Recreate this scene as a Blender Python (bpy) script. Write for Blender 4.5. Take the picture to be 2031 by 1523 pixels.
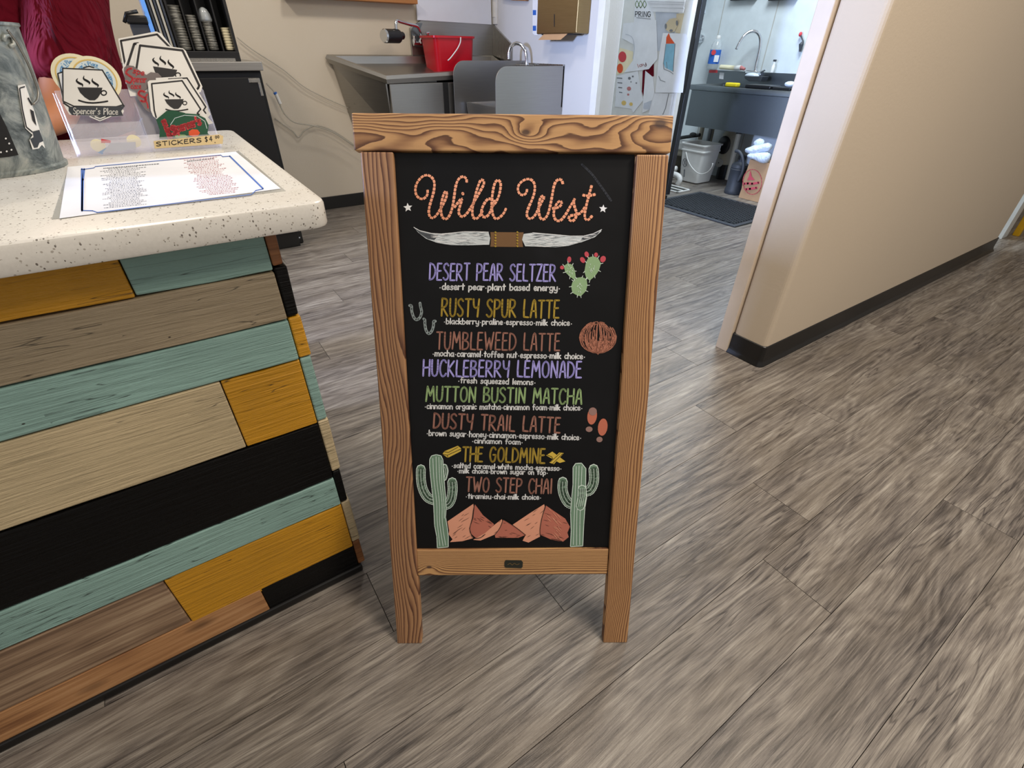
import bpy, bmesh, math, random
from mathutils import Vector, Matrix
random.seed(7)
S = bpy.context.scene
for _o in list(bpy.data.objects): bpy.data.objects.remove(_o)

# ---------------------------------------------------------------- camera
CAMH = 1.12; FPX = 946.9; CX = 1015.5; CY = 761.5
PT, YW, RL = math.radians(35.03), math.radians(34.283), math.radians(0.776)
def _tocam(X, Y, Z):
    s, c = math.sin(PT), math.cos(PT)
    x, y, z = X, -(Z*c + Y*s), Y*c - Z*s
    return Vector((math.cos(RL)*x - math.sin(RL)*y, math.sin(RL)*x + math.cos(RL)*y, z))
_aX = _tocam(math.cos(YW), math.sin(YW), 0); _aY = _tocam(-math.sin(YW), math.cos(YW), 0); _aZ = _tocam(0, 0, 1)
RIGHT = Vector((_aX[0], _aY[0], _aZ[0])); DOWN = Vector((_aX[1], _aY[1], _aZ[1])); FWD = Vector((_aX[2], _aY[2], _aZ[2]))
CO = Vector((0, 0, CAMH))
cd = bpy.data.cameras.new('camera'); cam = bpy.data.objects.new('camera', cd); S.collection.objects.link(cam)
cam.matrix_world = Matrix(((RIGHT[0], -DOWN[0], -FWD[0], 0), (RIGHT[1], -DOWN[1], -FWD[1], 0), (RIGHT[2], -DOWN[2], -FWD[2], CAMH), (0, 0, 0, 1)))
cd.sensor_fit = 'HORIZONTAL'; cd.sensor_width = 36; cd.lens = 36*FPX/2031; cd.clip_start = 0.02; cd.clip_end = 60
S.camera = cam

# ---------------------------------------------------------------- light
S.view_settings.view_transform = 'Standard'; S.view_settings.look = 'None'
S.view_settings.exposure = 0.0; S.view_settings.gamma = 1; S.view_settings.use_curve_mapping = False
W = bpy.data.worlds.new('world'); S.world = W; W.use_nodes = True
W.node_tree.nodes['Background'].inputs[0].default_value = (1.0, 0.95, 0.90, 1)
W.node_tree.nodes['Background'].inputs[1].default_value = 0.42
def area(name, loc, aim, sx, sy, power, col, spread=180):
    l = bpy.data.lights.new(name, 'AREA'); l.shape = 'RECTANGLE'; l.size = sx; l.size_y = sy; l.energy = power; l.color = col; l.spread = math.radians(spread)
    o = bpy.data.objects.new(name, l); S.collection.objects.link(o); o.location = loc
    o.rotation_euler = (Vector(aim)-Vector(loc)).to_track_quat('-Z', 'Y').to_euler(); return o
WARM = (1.0, 0.87, 0.72); COOL = (0.80, 0.92, 1.0); BLUE = (0.62, 0.76, 1.0)
area('ceiling_light', (1.5, -1.0, 2.8), (1.5, -0.9, 0), 0.6, 0.6, 50, WARM)
area('ceiling_light', (0.95, 0.2, 2.8), (0.95, 0.2, 0), 0.35, 0.35, 24, WARM)
area('ceiling_light', (-0.1, 2.75, 2.8), (-0.1, 2.75, 0), 0.25, 0.25, 24, WARM)
area('ceiling_light', (1.35, 2.9, 2.8), (1.35, 2.9, 0), 0.3, 0.3, 15, (1.0, 0.92, 0.82))
area('kitchen_light', (3.75, 2.5, 2.75), (3.75, 2.5, 0), 1.2, 0.4, 72, COOL)
area('window_daylight', (-2.6, 2.35, 1.5), (2.4, 1.9, 1.2), 0.5, 0.5, 46, (0.48, 0.62, 1.0), 60)

# ---------------------------------------------------------------- survey helpers: a pixel of the photograph on a known plane of the room
def ray(x, y): return RIGHT*((x-CX)/FPX) + DOWN*((y-CY)/FPX) + FWD
def onp(x, y, n, d):
    r = ray(x, y); n = Vector(n); return CO + r*((d - n.dot(CO))/n.dot(r))
def atz(x, y, h=0.0): return onp(x, y, (0, 0, 1), h)
def atx(x, y, d): return onp(x, y, (1, 0, 0), d)
def aty(x, y, d): return onp(x, y, (0, 1, 0), d)
def z_off(sc, ox, oy): return lambda pts: [(ox + a/sc, oy + b/sc) for a, b in pts]

# ---------------------------------------------------------------- object helpers
COL = S.collection
def tag(o, label=None, cat=None, group=None, kind=None):
    if label: o['label'] = label
    if cat: o['category'] = cat
    if group: o['group'] = group
    if kind: o['kind'] = kind
    return o
def thing(name, label, cat, loc=(0, 0, 0), group=None):
    o = bpy.data.objects.new(name, None); COL.objects.link(o); o.location = loc; o.empty_display_size = 0.05
    return tag(o, label, cat, group)
def put(name, me, mat=None, parent=None):
    o = bpy.data.objects.new(name, me); COL.objects.link(o)
    if mat and not me.materials: me.materials.append(mat)
    if parent:
        o.parent = parent
        o.matrix_parent_inverse = Matrix.Translation(-parent.location) if parent.type == 'EMPTY' else Matrix()
    return o
def wpos(o):
    return o.location.copy()
class MB:
    def __init__(s): s.v = []; s.f = []
    def add(s, vs, fs):
        n = len(s.v); s.v += [tuple(p) for p in vs]; s.f += [tuple(i+n for i in f) for f in fs]; return s
    def hexa(s, p):   # 8 points: bottom 4 ccw, top 4 ccw
        return s.add(p, [(3, 2, 1, 0), (4, 5, 6, 7), (0, 1, 5, 4), (1, 2, 6, 5), (2, 3, 7, 6), (3, 0, 4, 7)])
    def box(s, x0, x1, y0, y1, z0, z1):
        return s.hexa([(x0, y0, z0), (x1, y0, z0), (x1, y1, z0), (x0, y1, z0), (x0, y0, z1), (x1, y0, z1), (x1, y1, z1), (x0, y1, z1)])
    def rings(s, rs, close=True, cap=True):
        n = len(rs[0]); vs = [p for r in rs for p in r]; fs = []
        for k in range(len(rs)-1):
            for i in range(n):
                j = (i+1) % n; fs.append((k*n+i, k*n+j, (k+1)*n+j, (k+1)*n+i))
        if cap: fs += [tuple(reversed(range(n))), tuple((len(rs)-1)*n+i for i in range(n))]
        return s.add(vs, fs)
    def frame(s, a):
        a = Vector(a).normalized(); t = Vector((0, 0, 1)) if abs(a.z) < .9 else Vector((1, 0, 0))
        u = a.cross(t).normalized(); return u, a.cross(u)
    def lathe(s, c, prof, n=24, axis=(0, 0, 1), cap=True):
        a = Vector(axis).normalized(); u, w = s.frame(a); c = Vector(c)
        return s.rings([[c + a*h + (u*math.cos(2*math.pi*i/n) + w*math.sin(2*math.pi*i/n))*r for i in range(n)] for r, h in prof], cap=cap)
    def cyl(s, p, q, r, r2=None, n=12):
        p = Vector(p); q = Vector(q); return s.lathe(p, [(r, 0), (r if r2 is None else r2, (q-p).length)], n, q-p)
    def tube(s, pts, r, n=8, cap=True):
        pts = [Vector(p) for p in pts]; rs = []; u = None
        for i, p in enumerate(pts):
            t = (pts[min(i+1, len(pts)-1)] - pts[max(i-1, 0)]).normalized()
            if u is None: u, w = s.frame(t)
            else:
                u = (u - t*u.dot(t)).normalized(); w = t.cross(u)
            rr = r[i] if isinstance(r, (list, tuple)) else r
            rs.append([p + (u*math.cos(2*math.pi*k/n) + w*math.sin(2*math.pi*k/n))*rr for k in range(n)])
        return s.rings(rs, cap=cap)
    def prism(s, poly, off):
        off = Vector(off); n = len(poly); a = [Vector(p) for p in poly]; b = [p+off for p in a]
        return s.add(a+b, [tuple(reversed(range(n))), tuple(range(n, 2*n))] + [(i, (i+1) % n, (i+1) % n+n, i+n) for i in range(n)])
    def ball(s, c, rx, ry, rz, n=12, m=8):
        c = Vector(c); return s.rings([[c + Vector((rx*math.sin(math.pi*(k+.02)/(m+.04))*math.cos(2*math.pi*i/n), ry*math.sin(math.pi*(k+.02)/(m+.04))*math.sin(2*math.pi*i/n), -rz*math.cos(math.pi*k/m))) for i in range(n)] for k in range(m+1)])
    def mesh(s, name, fix=True):
        me = bpy.data.meshes.new(name); me.from_pydata(s.v, [], s.f); me.validate()
        if fix:
            b = bmesh.new(); b.from_mesh(me); bmesh.ops.recalc_face_normals(b, faces=b.faces); b.to_mesh(me); b.free()
        return me
    def build(s, name, mat, parent=None, label=None, bevel=0, smooth=False, sub=0, fix=True, seg=2):
        me = s.mesh(name, fix); o = put(name, me, mat, parent)
        if label: o['label'] = label
        if smooth:
            for p in me.polygons: p.use_smooth = True
            if smooth == 'auto': me.set_sharp_from_angle(angle=math.radians(35))
        if bevel:
            m = o.modifiers.new('bevel', 'BEVEL'); m.width = bevel; m.segments = seg; m.limit_method = 'ANGLE'; m.angle_limit = math.radians(40)
        if sub:
            m = o.modifiers.new('sub', 'SUBSURF'); m.levels = sub; m.render_levels = sub
        return o
def single(mb, name, mat, label, cat, group=None, **k):
    return tag(mb.build(name, mat, None, **k), label, cat, group)
def smooth_path(pts, k=4):
    if len(pts) < 3: return list(pts)
    P = [Vector(p) for p in pts]; out = []
    for i in range(len(P)-1):
        a = P[max(i-1, 0)]; b = P[i]; c = P[i+1]; d = P[min(i+2, len(P)-1)]
        for j in range(k):
            t = j/k; out.append(tuple(.5*((2*b) + (c-a)*t + (2*a-5*b+4*c-d)*t*t + (3*b-a-3*c+d)*t**3)))
    out.append(tuple(P[-1])); return out

class Flat:
    """a flat surface standing in the room; its print is laid on it from measured photo pixels"""
    def __init__(s, o, n, off=0.0):
        s.o = Vector(o); s.n = Vector(n).normalized(); s.off = off
        if s.n.dot(CO - s.o) < 0: s.n = -s.n
    def p(s, x, y, lift=0.0):
        r = ray(x, y); t = (s.n.dot(s.o - CO))/s.n.dot(r); return CO + r*t + s.n*(lift + s.off)
    def poly(s, mb, pts, lift=0.0004, th=0.0004):
        a = [s.p(x, y, lift) for x, y in pts]; return mb.prism(a, -s.n*th)
    def face(s, mb, pts, lift):
        return mb.add([s.p(x, y, lift) for x, y in pts], [tuple(range(len(pts)))])
    def stroke(s, mb, pts, w, lift=0.0005, caps=True, taper=None):
        P = [Vector((a, b)) for a, b in pts]; m = len(P)
        for i in range(m-1):
            d = P[i+1]-P[i]
            if d.length < 1e-4: continue
            q = Vector((-d.y, d.x)).normalized()
            w0 = (taper[i] if taper else 1)*w/2; w1 = (taper[i+1] if taper else 1)*w/2
            s.face(mb, [P[i]-q*w0, P[i+1]-q*w1, P[i+1]+q*w1, P[i]+q*w0], lift)
        if caps:
            for i, c in enumerate(P):
                ww = (taper[i] if taper else 1)*w/2
                s.face(mb, [(c.x+ww*math.cos(a*math.pi/4), c.y+ww*math.sin(a*math.pi/4)) for a in range(8)], lift)
        return mb

# ---------------------------------------------------------------- hand lettering: single-stroke alphabet
G = {}
def g(ch, w, *st): G[ch] = (w, st)
g('A', .36, [(0, 0), (.13, .9), (.2, 1), (.27, .9), (.36, 0)], [(.06, .36), (.3, .36)])
g('B', .36, [(0, 0), (0, 1)], 's', [(0, 1), (.25, .95), (.3, .78), (.2, .58), (0, .54)], 's', [(0, .54), (.3, .45), (.36, .22), (.24, .04), (0, 0)])
g('C', .36, 's', [(.36, .86), (.26, 1), (.1, .95), (.0, .6), (.02, .25), (.14, .0), (.28, .03), (.37, .16)])
g('D', .38, [(0, 0), (0, 1)], 's', [(0, 1), (.24, .9), (.38, .6), (.35, .28), (.2, .06), (0, 0)])
g('E', .3, [(.28, 1), (.02, 1), (0, .5), (0, 0), (.3, 0)], [(0, .54), (.24, .56)])
g('G', .4, 's', [(.36, .86), (.26, 1), (.1, .95), (.0, .6), (.02, .25), (.14, .0), (.3, .05), (.37, .3), (.38, .48)], [(.22, .48), (.38, .48)])
g('H', .38, [(0, 1), (0, 0)], [(.38, 1), (.38, 0)], [(0, .5), (.38, .54)])
g('I', .06, [(.03, 1), (.03, 0)])
g('K', .36, [(0, 1), (0, 0)], [(.34, .95), (.03, .48), (.36, 0)])
g('L', .3, [(.02, 1), (0, .4), (.02, .02), (.3, 0)])
g('M', .5, [(0, 0), (.06, 1), (.25, .38), (.42, 1), (.5, 0)])
g('N', .38, [(0, 0), (.02, 1), (.36, 0), (.38, 1)])
g('O', .4, 's', [(.2, 1), (.05, .85), (0, .5), (.05, .15), (.2, 0), (.35, .15), (.4, .5), (.35, .85), (.2, 1)])
g('P', .34, [(0, 0), (0, 1)], 's', [(0, 1), (.26, .95), (.34, .76), (.25, .52), (0, .44)])
g('R', .38, [(0, 0), (0, 1)], 's', [(0, 1), (.26, .95), (.32, .76), (.22, .54), (0, .46)], [(.06, .46), (.38, 0)])
g('S', .34, 's', [(.32, .88), (.2, 1), (.04, .9), (.03, .7), (.17, .52), (.32, .32), (.3, .1), (.14, 0), (0, .12)])
g('T', .36, [(0, 1), (.36, 1)], [(.18, 1), (.18, 0)])
g('U', .36, 's', [(0, 1), (.0, .5), (.04, .12), (.18, 0), (.32, .12), (.36, .5), (.36, 1)])
g('W', .54, [(0, 1), (.12, 0), (.28, .66), (.4, 0), (.54, 1)])
g('Y', .36, 's', [(0, 1), (.04, .62), (.18, .5), (.34, .6)], [(.36, 1), (.33, .5), (.3, 0)])
g('Z', .34, [(0, 1), (.34, 1), (0, 0), (.34, 0)])
g(' ', .24)
g('a', .36, 's', [(.34, .56), (.14, .6), (0, .32), (.1, .02), (.26, .1), (.34, .5)], [(.34, .6), (.34, .1), (.38, 0)])
g('b', .34, [(0, 1), (0, 0)], 's', [(0, .4), (.16, .6), (.33, .4), (.28, .1), (.12, 0), (0, .1)])
g('c', .28, 's', [(.28, .52), (.12, .6), (0, .34), (.08, .04), (.28, .08)])
g('d', .36, 's', [(.34, .48), (.14, .6), (0, .32), (.1, .02), (.26, .06), (.34, .25)], [(.34, 1), (.34, 0)])
g('e', .3, 's', [(.02, .3), (.26, .34), (.24, .56), (.1, .6), (0, .32), (.1, .02), (.3, .1)])
g('f', .28, 's', [(.28, .92), (.18, 1), (.1, .88), (.1, .4), (.1, 0)], [(0, .55), (.24, .57)])
g('g', .36, 's', [(.32, .54), (.12, .6), (0, .34), (.1, .06), (.26, .1), (.33, .4)], 's', [(.34, .6), (.34, 0), (.26, -.3), (.08, -.3), (.02, -.2)])
g('h', .34, [(0, 1), (0, 0)], 's', [(0, .38), (.16, .6), (.31, .45), (.33, 0)])
g('i', .06, [(.03, .58), (.03, 0)], [(.03, .84), (.03, .85)])
g('k', .32, [(0, 1), (0, 0)], [(.28, .56), (.03, .28), (.32, 0)])
g('l', .06, [(.03, 1), (.03, 0)])
g('m', .54, [(0, .6), (0, 0)], 's', [(0, .38), (.13, .6), (.25, .45), (.26, 0)], 's', [(.26, .38), (.4, .6), (.52, .45), (.54, 0)])
g('n', .34, [(0, .6), (0, 0)], 's', [(0, .38), (.16, .6), (.31, .45), (.33, 0)])
g('o', .34, 's', [(.17, .6), (.02, .46), (0, .24), (.12, .01), (.28, .1), (.34, .36), (.26, .56), (.17, .6)])
g('p', .34, [(0, .6), (0, -.32)], 's', [(0, .4), (.16, .6), (.33, .4), (.28, .1), (.12, 0), (0, .1)])
g('q', .36, 's', [(.32, .54), (.12, .6), (0, .34), (.1, .06), (.26, .1), (.33, .4)], [(.34, .6), (.34, -.3), (.42, -.2)])
g('r', .26, [(0, .6), (0, 0)], 's', [(0, .34), (.1, .54), (.26, .56)])
g('s', .28, 's', [(.27, .52), (.12, .6), (.04, .44), (.16, .3), (.27, .16), (.14, 0), (0, .08)])
g('t', .28, [(.13, .95), (.13, .02)], [(0, .62), (.28, .64)])
g('u', .34, 's', [(0, .6), (.02, .14), (.14, 0), (.28, .12), (.33, .5)], [(.33, .6), (.34, 0)])
g('v', .3, [(0, .6), (.13, 0), (.3, .6)])
g('w', .48, [(0, .6), (.11, 0), (.24, .5), (.36, 0), (.48, .6)])
g('y', .34, 's', [(0, .6), (.02, .2), (.14, .06), (.3, .18), (.33, .56)], 's', [(.34, .6), (.34, 0), (.26, -.3), (.06, -.28)])
g('z', .3, [(0, .58), (.28, .58), (0, .02), (.3, .02)])
g('.', .2, [(.10, .3), (.10, .31)])
g("'", .08, [(.04, 1), (.02, .8)])
g('$', .34, 's', [(.32, .8), (.2, .92), (.04, .82), (.05, .64), (.3, .34), (.28, .12), (.14, .04), (0, .14)], [(.17, 1.05), (.17, -.1)])
g('4', .36, [(.26, 0), (.26, 1), (0, .34), (.36, .34)])
g('0', .3, 's', [(.15, 1), (.02, .8), (0, .4), (.1, .03), (.24, .1), (.3, .5), (.26, .9), (.15, 1)])
g('/', .1, [(.05, .06), (.05, .02)])
def lettering(flat, mb, txt, pl, pr, h, w, lift=0.0005, gap=.14, jit=.02, lean=0.0, k=3):
    tot = sum(G[c][0] for c in txt) + gap*(len(txt)-1)
    bx = Vector((pr[0]-pl[0], pr[1]-pl[1])); ux = bx/tot; e = bx.normalized(); up = Vector((e.y, -e.x))*h + e*h*lean
    x = 0
    for ch in txt:
        wd, st = G[ch]; sm = False; dy = random.uniform(-jit, jit)
        for q in st:
            if q == 's': sm = True; continue
            pts = smooth_path(q, k) if sm else q; sm = False
            P = [Vector(pl) + ux*(x+a) + up*(b+dy) for a, b in pts]
            flat.stroke(mb, P, w, lift)
        x += wd + gap
    return mb
# ---------------------------------------------------------------- materials (procedural)
def lin(c):
    return tuple(((v/255)/12.92 if v/255 <= .04045 else ((v/255+.055)/1.055)**2.4) for v in c)+(1,)
class NT:
    def __init__(s, name):
        s.m = bpy.data.materials.new(name); s.m.use_nodes = True; s.t = s.m.node_tree; s.t.nodes.clear()
        s.out = s.n('ShaderNodeOutputMaterial'); s.b = s.n('ShaderNodeBsdfPrincipled'); s.t.links.new(s.b.outputs[0], s.out.inputs[0])
    def n(s, k, **kw):
        x = s.t.nodes.new(k)
        for a, b in kw.items(): setattr(x, a, b)
        return x
    def put(s, sock, v):
        if isinstance(v, bpy.types.NodeSocket): s.t.links.new(v, sock)
        elif isinstance(v, (int, float)) and hasattr(sock.default_value, '__len__'): sock.default_value = [v]*len(sock.default_value)
        else: sock.default_value = v
    def coord(s, kind='Object'): return s.n('ShaderNodeTexCoord').outputs[kind]
    def rnd(s): return s.n('ShaderNodeObjectInfo').outputs['Random']
    def vec(s, v, sc=(1, 1, 1), off=None):
        a = s.n('ShaderNodeVectorMath', operation='MULTIPLY'); s.put(a.inputs[0], v); s.put(a.inputs[1], sc); r = a.outputs[0]
        if off is not None:
            c = s.n('ShaderNodeVectorMath', operation='ADD'); s.put(c.inputs[0], r); s.put(c.inputs[1], off); r = c.outputs[0]
        return r
    def vmul(s, v, k):
        a = s.n('ShaderNodeVectorMath', operation='SCALE'); s.put(a.inputs[0], v); s.put(a.inputs[3], k); return a.outputs[0]
    def comb(s, x=0, y=0, z=0):
        a = s.n('ShaderNodeCombineXYZ'); s.put(a.inputs[0], x); s.put(a.inputs[1], y); s.put(a.inputs[2], z); return a.outputs[0]
    def sep(s, v):
        a = s.n('ShaderNodeSeparateXYZ'); s.put(a.inputs[0], v); return a.outputs
    def noise(s, v, sc=5, det=4, rough=.55, dist=0):
        a = s.n('ShaderNodeTexNoise'); s.put(a.inputs['Vector'], v); s.put(a.inputs['Scale'], sc); s.put(a.inputs['Detail'], det); s.put(a.inputs['Roughness'], rough); s.put(a.inputs['Distortion'], dist); return a.outputs[0]
    def voro(s, v, sc=5, feat='F1', out='Distance'):
        a = s.n('ShaderNodeTexVoronoi', feature=feat); s.put(a.inputs['Vector'], v); s.put(a.inputs['Scale'], sc); return a.outputs[out]
    def math(s, op, a, b=0, c=0):
        x = s.n('ShaderNodeMath', operation=op); s.put(x.inputs[0], a); s.put(x.inputs[1], b); s.put(x.inputs[2], c); return x.outputs[0]
    def ramp(s, f, stops, interp='LINEAR'):
        r = s.n('ShaderNodeValToRGB'); s.put(r.inputs[0], f); e = r.color_ramp; e.interpolation = interp
        while len(e.elements) < len(stops): e.elements.new(.5)
        for k, (p, c) in enumerate(stops):
            e.elements[k].position = p; e.elements[k].color = lin(c) if not isinstance(c, (int, float)) else (c, c, c, 1)
        return r.outputs[0]
    def mix(s, f, a, b, bl='MIX'):
        m = s.n('ShaderNodeMix', data_type='RGBA', blend_type=bl); s.put(m.inputs[0], f)
        s.put(m.inputs[6], a); s.put(m.inputs[7], b); return m.outputs[2]
    def bump(s, h, st=.3, d=.002):
        b = s.n('ShaderNodeBump'); s.put(b.inputs['Height'], h); s.put(b.inputs['Strength'], st); s.put(b.inputs['Distance'], d)
        s.t.links.new(b.outputs[0], s.b.inputs['Normal'])
    def set(s, **k):
        nm = dict(col='Base Color', rough='Roughness', metal='Metallic', spec='Specular IOR Level', trans='Transmission Weight', ior='IOR', alpha='Alpha', coat='Coat Weight', emis='Emission Color', es='Emission Strength', sheen='Sheen Weight', sss='Subsurface Weight')
        for a, v in k.items(): s.put(s.b.inputs[nm[a]], v)
        return s
M = {}
def plain(name, rgb, rough=.5, metal=0, bump=None, var=.06, **k):
    t = NT(name); c = lin(rgb)
    if var:
        n = t.noise(t.coord(), 9, 3); c = t.mix(n, lin([v*(1-var) for v in rgb]), lin([min(255, v*(1+var)) for v in rgb]))
    t.set(col=c, rough=rough, metal=metal, **k)
    if bump: t.bump(t.noise(t.coord(), bump[0], 3), bump[1], bump[2] if len(bump) > 2 else .002)
    M[name] = t.m; return t.m
for a in [('chalk_white', (244, 248, 252), .9), ('chalk_lavender', (166, 160, 228), .9), ('chalk_gold', (166, 140, 52), .9), ('chalk_rust', (156, 110, 96), .9),
          ('chalk_green', (146, 174, 120), .9), ('chalk_rope', (250, 166, 129), .9), ('chalk_horn', (206, 214, 218), .9), ('chalk_horn_dark', (78, 83, 89), .9), ('chalk_leather', (120, 89, 58), .9),
          ('chalk_pear', (146, 179, 135), .9), ('chalk_fruit', (199, 78, 91), .9), ('chalk_saguaro', (112, 142, 120), .9), ('chalk_mint', (222, 240, 230), .9),
          ('chalk_shoe', (176, 190, 192), .9), ('chalk_clay', (224, 158, 130), .9), ('chalk_brick', (182, 108, 90), .9), ('chalk_boot', (196, 112, 88), .9), ('chalk_heel', (153, 120, 113), .9), ('chalk_yellow', (210, 179, 72), .9), ('chalk_black', (10, 9, 9), .8), ('chalk_smear', (44, 47, 54), .8), ('chalk_tumble', (184, 122, 100), .9)]:
    plain(a[0], a[1], a[2], var=.08)
plain('plastic_white', (222, 222, 220), .45); plain('paper', (228, 230, 236), .75); plain('paper_grey', (190, 196, 208), .8, var=.1); plain('paper_tan', (205, 190, 160), .8)
plain('plastic_black', (16, 16, 17), .35); plain('rubber', (30, 34, 38), .75, bump=(90, .3)); plain('cove_base', (18, 17, 17), .35, bump=(25, .1)); plain('black_matte', (9, 9, 10), .7)
plain('dark_steel', (60, 62, 66), .4, .6); plain('charcoal', (52, 56, 62), .55); plain('ink', (32, 30, 32), .6, var=0); plain('ink_blue', (40, 100, 190), .6, var=0); plain('ink_sky', (84, 150, 200), .6, var=0)
plain('ink_grey', (120, 122, 128), .7, var=0); plain('ink_red', (206, 60, 66), .5, var=0); plain('ink_rose', (190, 120, 120), .7, var=0); plain('sticker', (232, 230, 224), .3); plain('sticker_cream', (238, 230, 196), .3); plain('sticker_pale', (214, 226, 228), .3)
plain('sticker_grey', (120, 110, 108), .35); plain('sticker_ring', (222, 190, 110), .35, var=0); plain('green_dark', (24, 78, 52), .3); plain('label_tan', (214, 190, 140), .5)
plain('red_plastic', (190, 14, 34), .28); plain('yellow_sponge', (226, 204, 30), .8, bump=(200, .5)); plain('yellow_paint', (204, 158, 14), .4); plain('orange_crayon', (214, 84, 44), .8, var=.15); plain('blue_crayon', (130, 180, 204), .8, var=.2)
plain('brown_paper', (176, 140, 104), .8, bump=(14, .5, .01)); plain('beige_plastic', (176, 170, 152), .5); t = NT('maroon_shirt'); c = t.coord(); n = t.noise(t.vec(c, (2.2, 2.2, .8)), 5, 3, .6, 1.5); t.set(col=t.mix(n, lin((78, 8, 22)), lin((112, 16, 34))), rough=.9, spec=.1); t.bump(n, 1.0, .05); M['maroon_shirt'] = t.m; plain('skin', (196, 128, 88), .5, var=.08, sss=.05)
plain('hair', (50, 34, 24), .6); plain('jeans', (40, 50, 70), .85); plain('bag_white', (214, 226, 240), .35, bump=(18, .9, .02)); plain('cardboard', (150, 104, 60), .8); plain('trim_paint', (206, 190, 170), .45)
plain('gold_wood', (170, 112, 60), .5); plain('frp_white', (206, 214, 218), .35, bump=(120, .15)); plain('door_grey', (178, 176, 170), .5); plain('cream_paper', (236, 224, 190), .7); plain('dark_bronze', (46, 48, 42), .5, .3)
plain('white_board', (222, 228, 244), .35, var=.02); plain('blue_reflection', (110, 170, 250), .15, var=.02); plain('teal_dish', (110, 160, 150), .4)  # the glossy blue is a reflection on a chrome edge, put into the colour

def metal(name, rgb, rough, scl=(2, 2, 160), br=.12):
    t = NT(name); v = t.vec(t.coord(), scl); n = t.noise(v, 3, 3)
    t.set(col=t.mix(n, lin([c*.88 for c in rgb]), lin(rgb)), metal=1, rough=t.math('ADD', t.math('MULTIPLY', n, br), rough)); t.bump(n, .06, .001); M[name] = t.m
metal('steel', (178, 176, 172), .30); metal('steel_bright', (186, 184, 178), .22, (60, 60, 2)); metal('steel_cool', (132, 138, 142), .3, (2, 90, 90)); metal('chrome', (225, 228, 232), .06, (4, 4, 4), .03); metal('brass_dispenser', (166, 142, 100), .36, (2, 2, 120)); metal('wire', (150, 146, 138), .35)

def wall(name, a, b, bs=130):
    t = NT(name); c = t.coord(); t.set(col=t.mix(t.noise(c, 1.2, 3), lin(a), lin(b)), rough=.7); t.bump(t.noise(c, bs, 4, .6), .22, .003); M[name] = t.m
wall('wall_warm', (205, 194, 176), (212, 202, 186)); wall('wall_tan', (202, 187, 166), (196, 182, 163), 90); wall('wall_white', (196, 196, 196), (204, 203, 202))

# galvanised pail
t = NT('galvanised'); c = t.coord(); n = t.noise(c, 16, 6, .7, 1.2)
t.set(col=t.ramp(n, [(.3, (58, 64, 66)), (.45, (112, 120, 120)), (.56, (156, 162, 158)), (.7, (196, 194, 184))]), metal=.55, rough=t.math('ADD', t.math('MULTIPLY', n, .4), .3)); t.bump(n, .15, .002); M['galvanised'] = t.m
# clear plastics
def clear(name, rgb=(250, 250, 250), rough=.03, ior=1.45):
    t = NT(name); t.set(col=lin(rgb), rough=rough, trans=1, ior=ior); M[name] = t.m
t = NT('acrylic'); t.set(col=lin((236, 232, 238)), rough=.05, alpha=.20, spec=.8); M['acrylic'] = t.m; t = NT('cup_plastic'); t.set(col=lin((214, 222, 226)), rough=.12, alpha=.5, spec=.7); M['cup_plastic'] = t.m; clear('laminate', (236, 236, 232), .08, 1.2)
t = NT('lamination'); c = t.coord(); t.set(col=lin((200, 200, 192)), rough=.12, alpha=.4); M['lamination'] = t.m
t = NT('hose'); t.set(col=lin((188, 184, 172)), rough=.2, alpha=.55); M['hose'] = t.m
t = NT('cup_stack'); v = t.vec(t.coord(), (1, 1, 1)); w = t.noise(t.vec(t.coord(), (20, 20, 320)), 1, 2); t.set(col=t.ramp(w, [(.35, (96, 96, 92)), (.55, (160, 160, 152)), (.7, (226, 224, 216))]), rough=.22, metal=.3); t.bump(w, .3, .002); M['cup_stack'] = t.m

# quartz top
t = NT('quartz'); c = t.coord()
s1 = t.math('LESS_THAN', t.voro(t.vec(c, (1, 1.6, 1)), 190), .24); s2 = t.math('LESS_THAN', t.voro(t.vec(c, (1.7, 1, 1.2), (3, 1, 2)), 95), .19); sw = t.math('LESS_THAN', t.noise(c, 60, 3), .50)
col = t.mix(t.noise(c, 220, 3), lin((206, 203, 196)), lin((224, 221, 214)))
col = t.mix(t.math('MULTIPLY', t.math('MULTIPLY', s1, sw), .75), col, lin((150, 142, 130))); col = t.mix(t.math('MULTIPLY', t.math('MULTIPLY', s2, sw), .9), col, lin((96, 88, 80)))
t.set(col=col, rough=.22); M['quartz'] = t.m

# floor planks: long axis X of each plank, offset per plank
t = NT('vinyl_plank'); r = t.rnd(); off = t.comb(t.math('MULTIPLY', r, 61), t.math('MULTIPLY', r, 37), r)
c = t.vec(t.coord(), (1, 1, 1), off)
wob = t.noise(t.vec(c, (.9, 2.2, 1)), 1.8, 2, .4); yy = t.sep(c)
cw = t.comb(yy[0], t.math('ADD', yy[1], t.math('MULTIPLY', wob, .055)), yy[2])
broad = t.noise(t.vec(cw, (.8, 6, 1)), 2.0, 3, .55); streak = t.noise(t.vec(cw, (1.3, 30, 1)), 2.6, 4, .65); fine = t.noise(t.vec(cw, (6, 190, 1)), 2.2, 4, .75)
cath = t.noise(t.vec(cw, (1.6, 9, 1)), 1.6, 1, .4); ring = t.math('PINGPONG', t.math('MULTIPLY', cath, 16), 1)
f = t.math('ADD', t.math('MULTIPLY', broad, .40), t.math('MULTIPLY', streak, .68)); f = t.math('ADD', f, t.math('MULTIPLY', fine, .60)); f = t.math('ADD', f, t.math('MULTIPLY', ring, .09))
f = t.math('ADD', f, t.math('MULTIPLY', r, .05))
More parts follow.
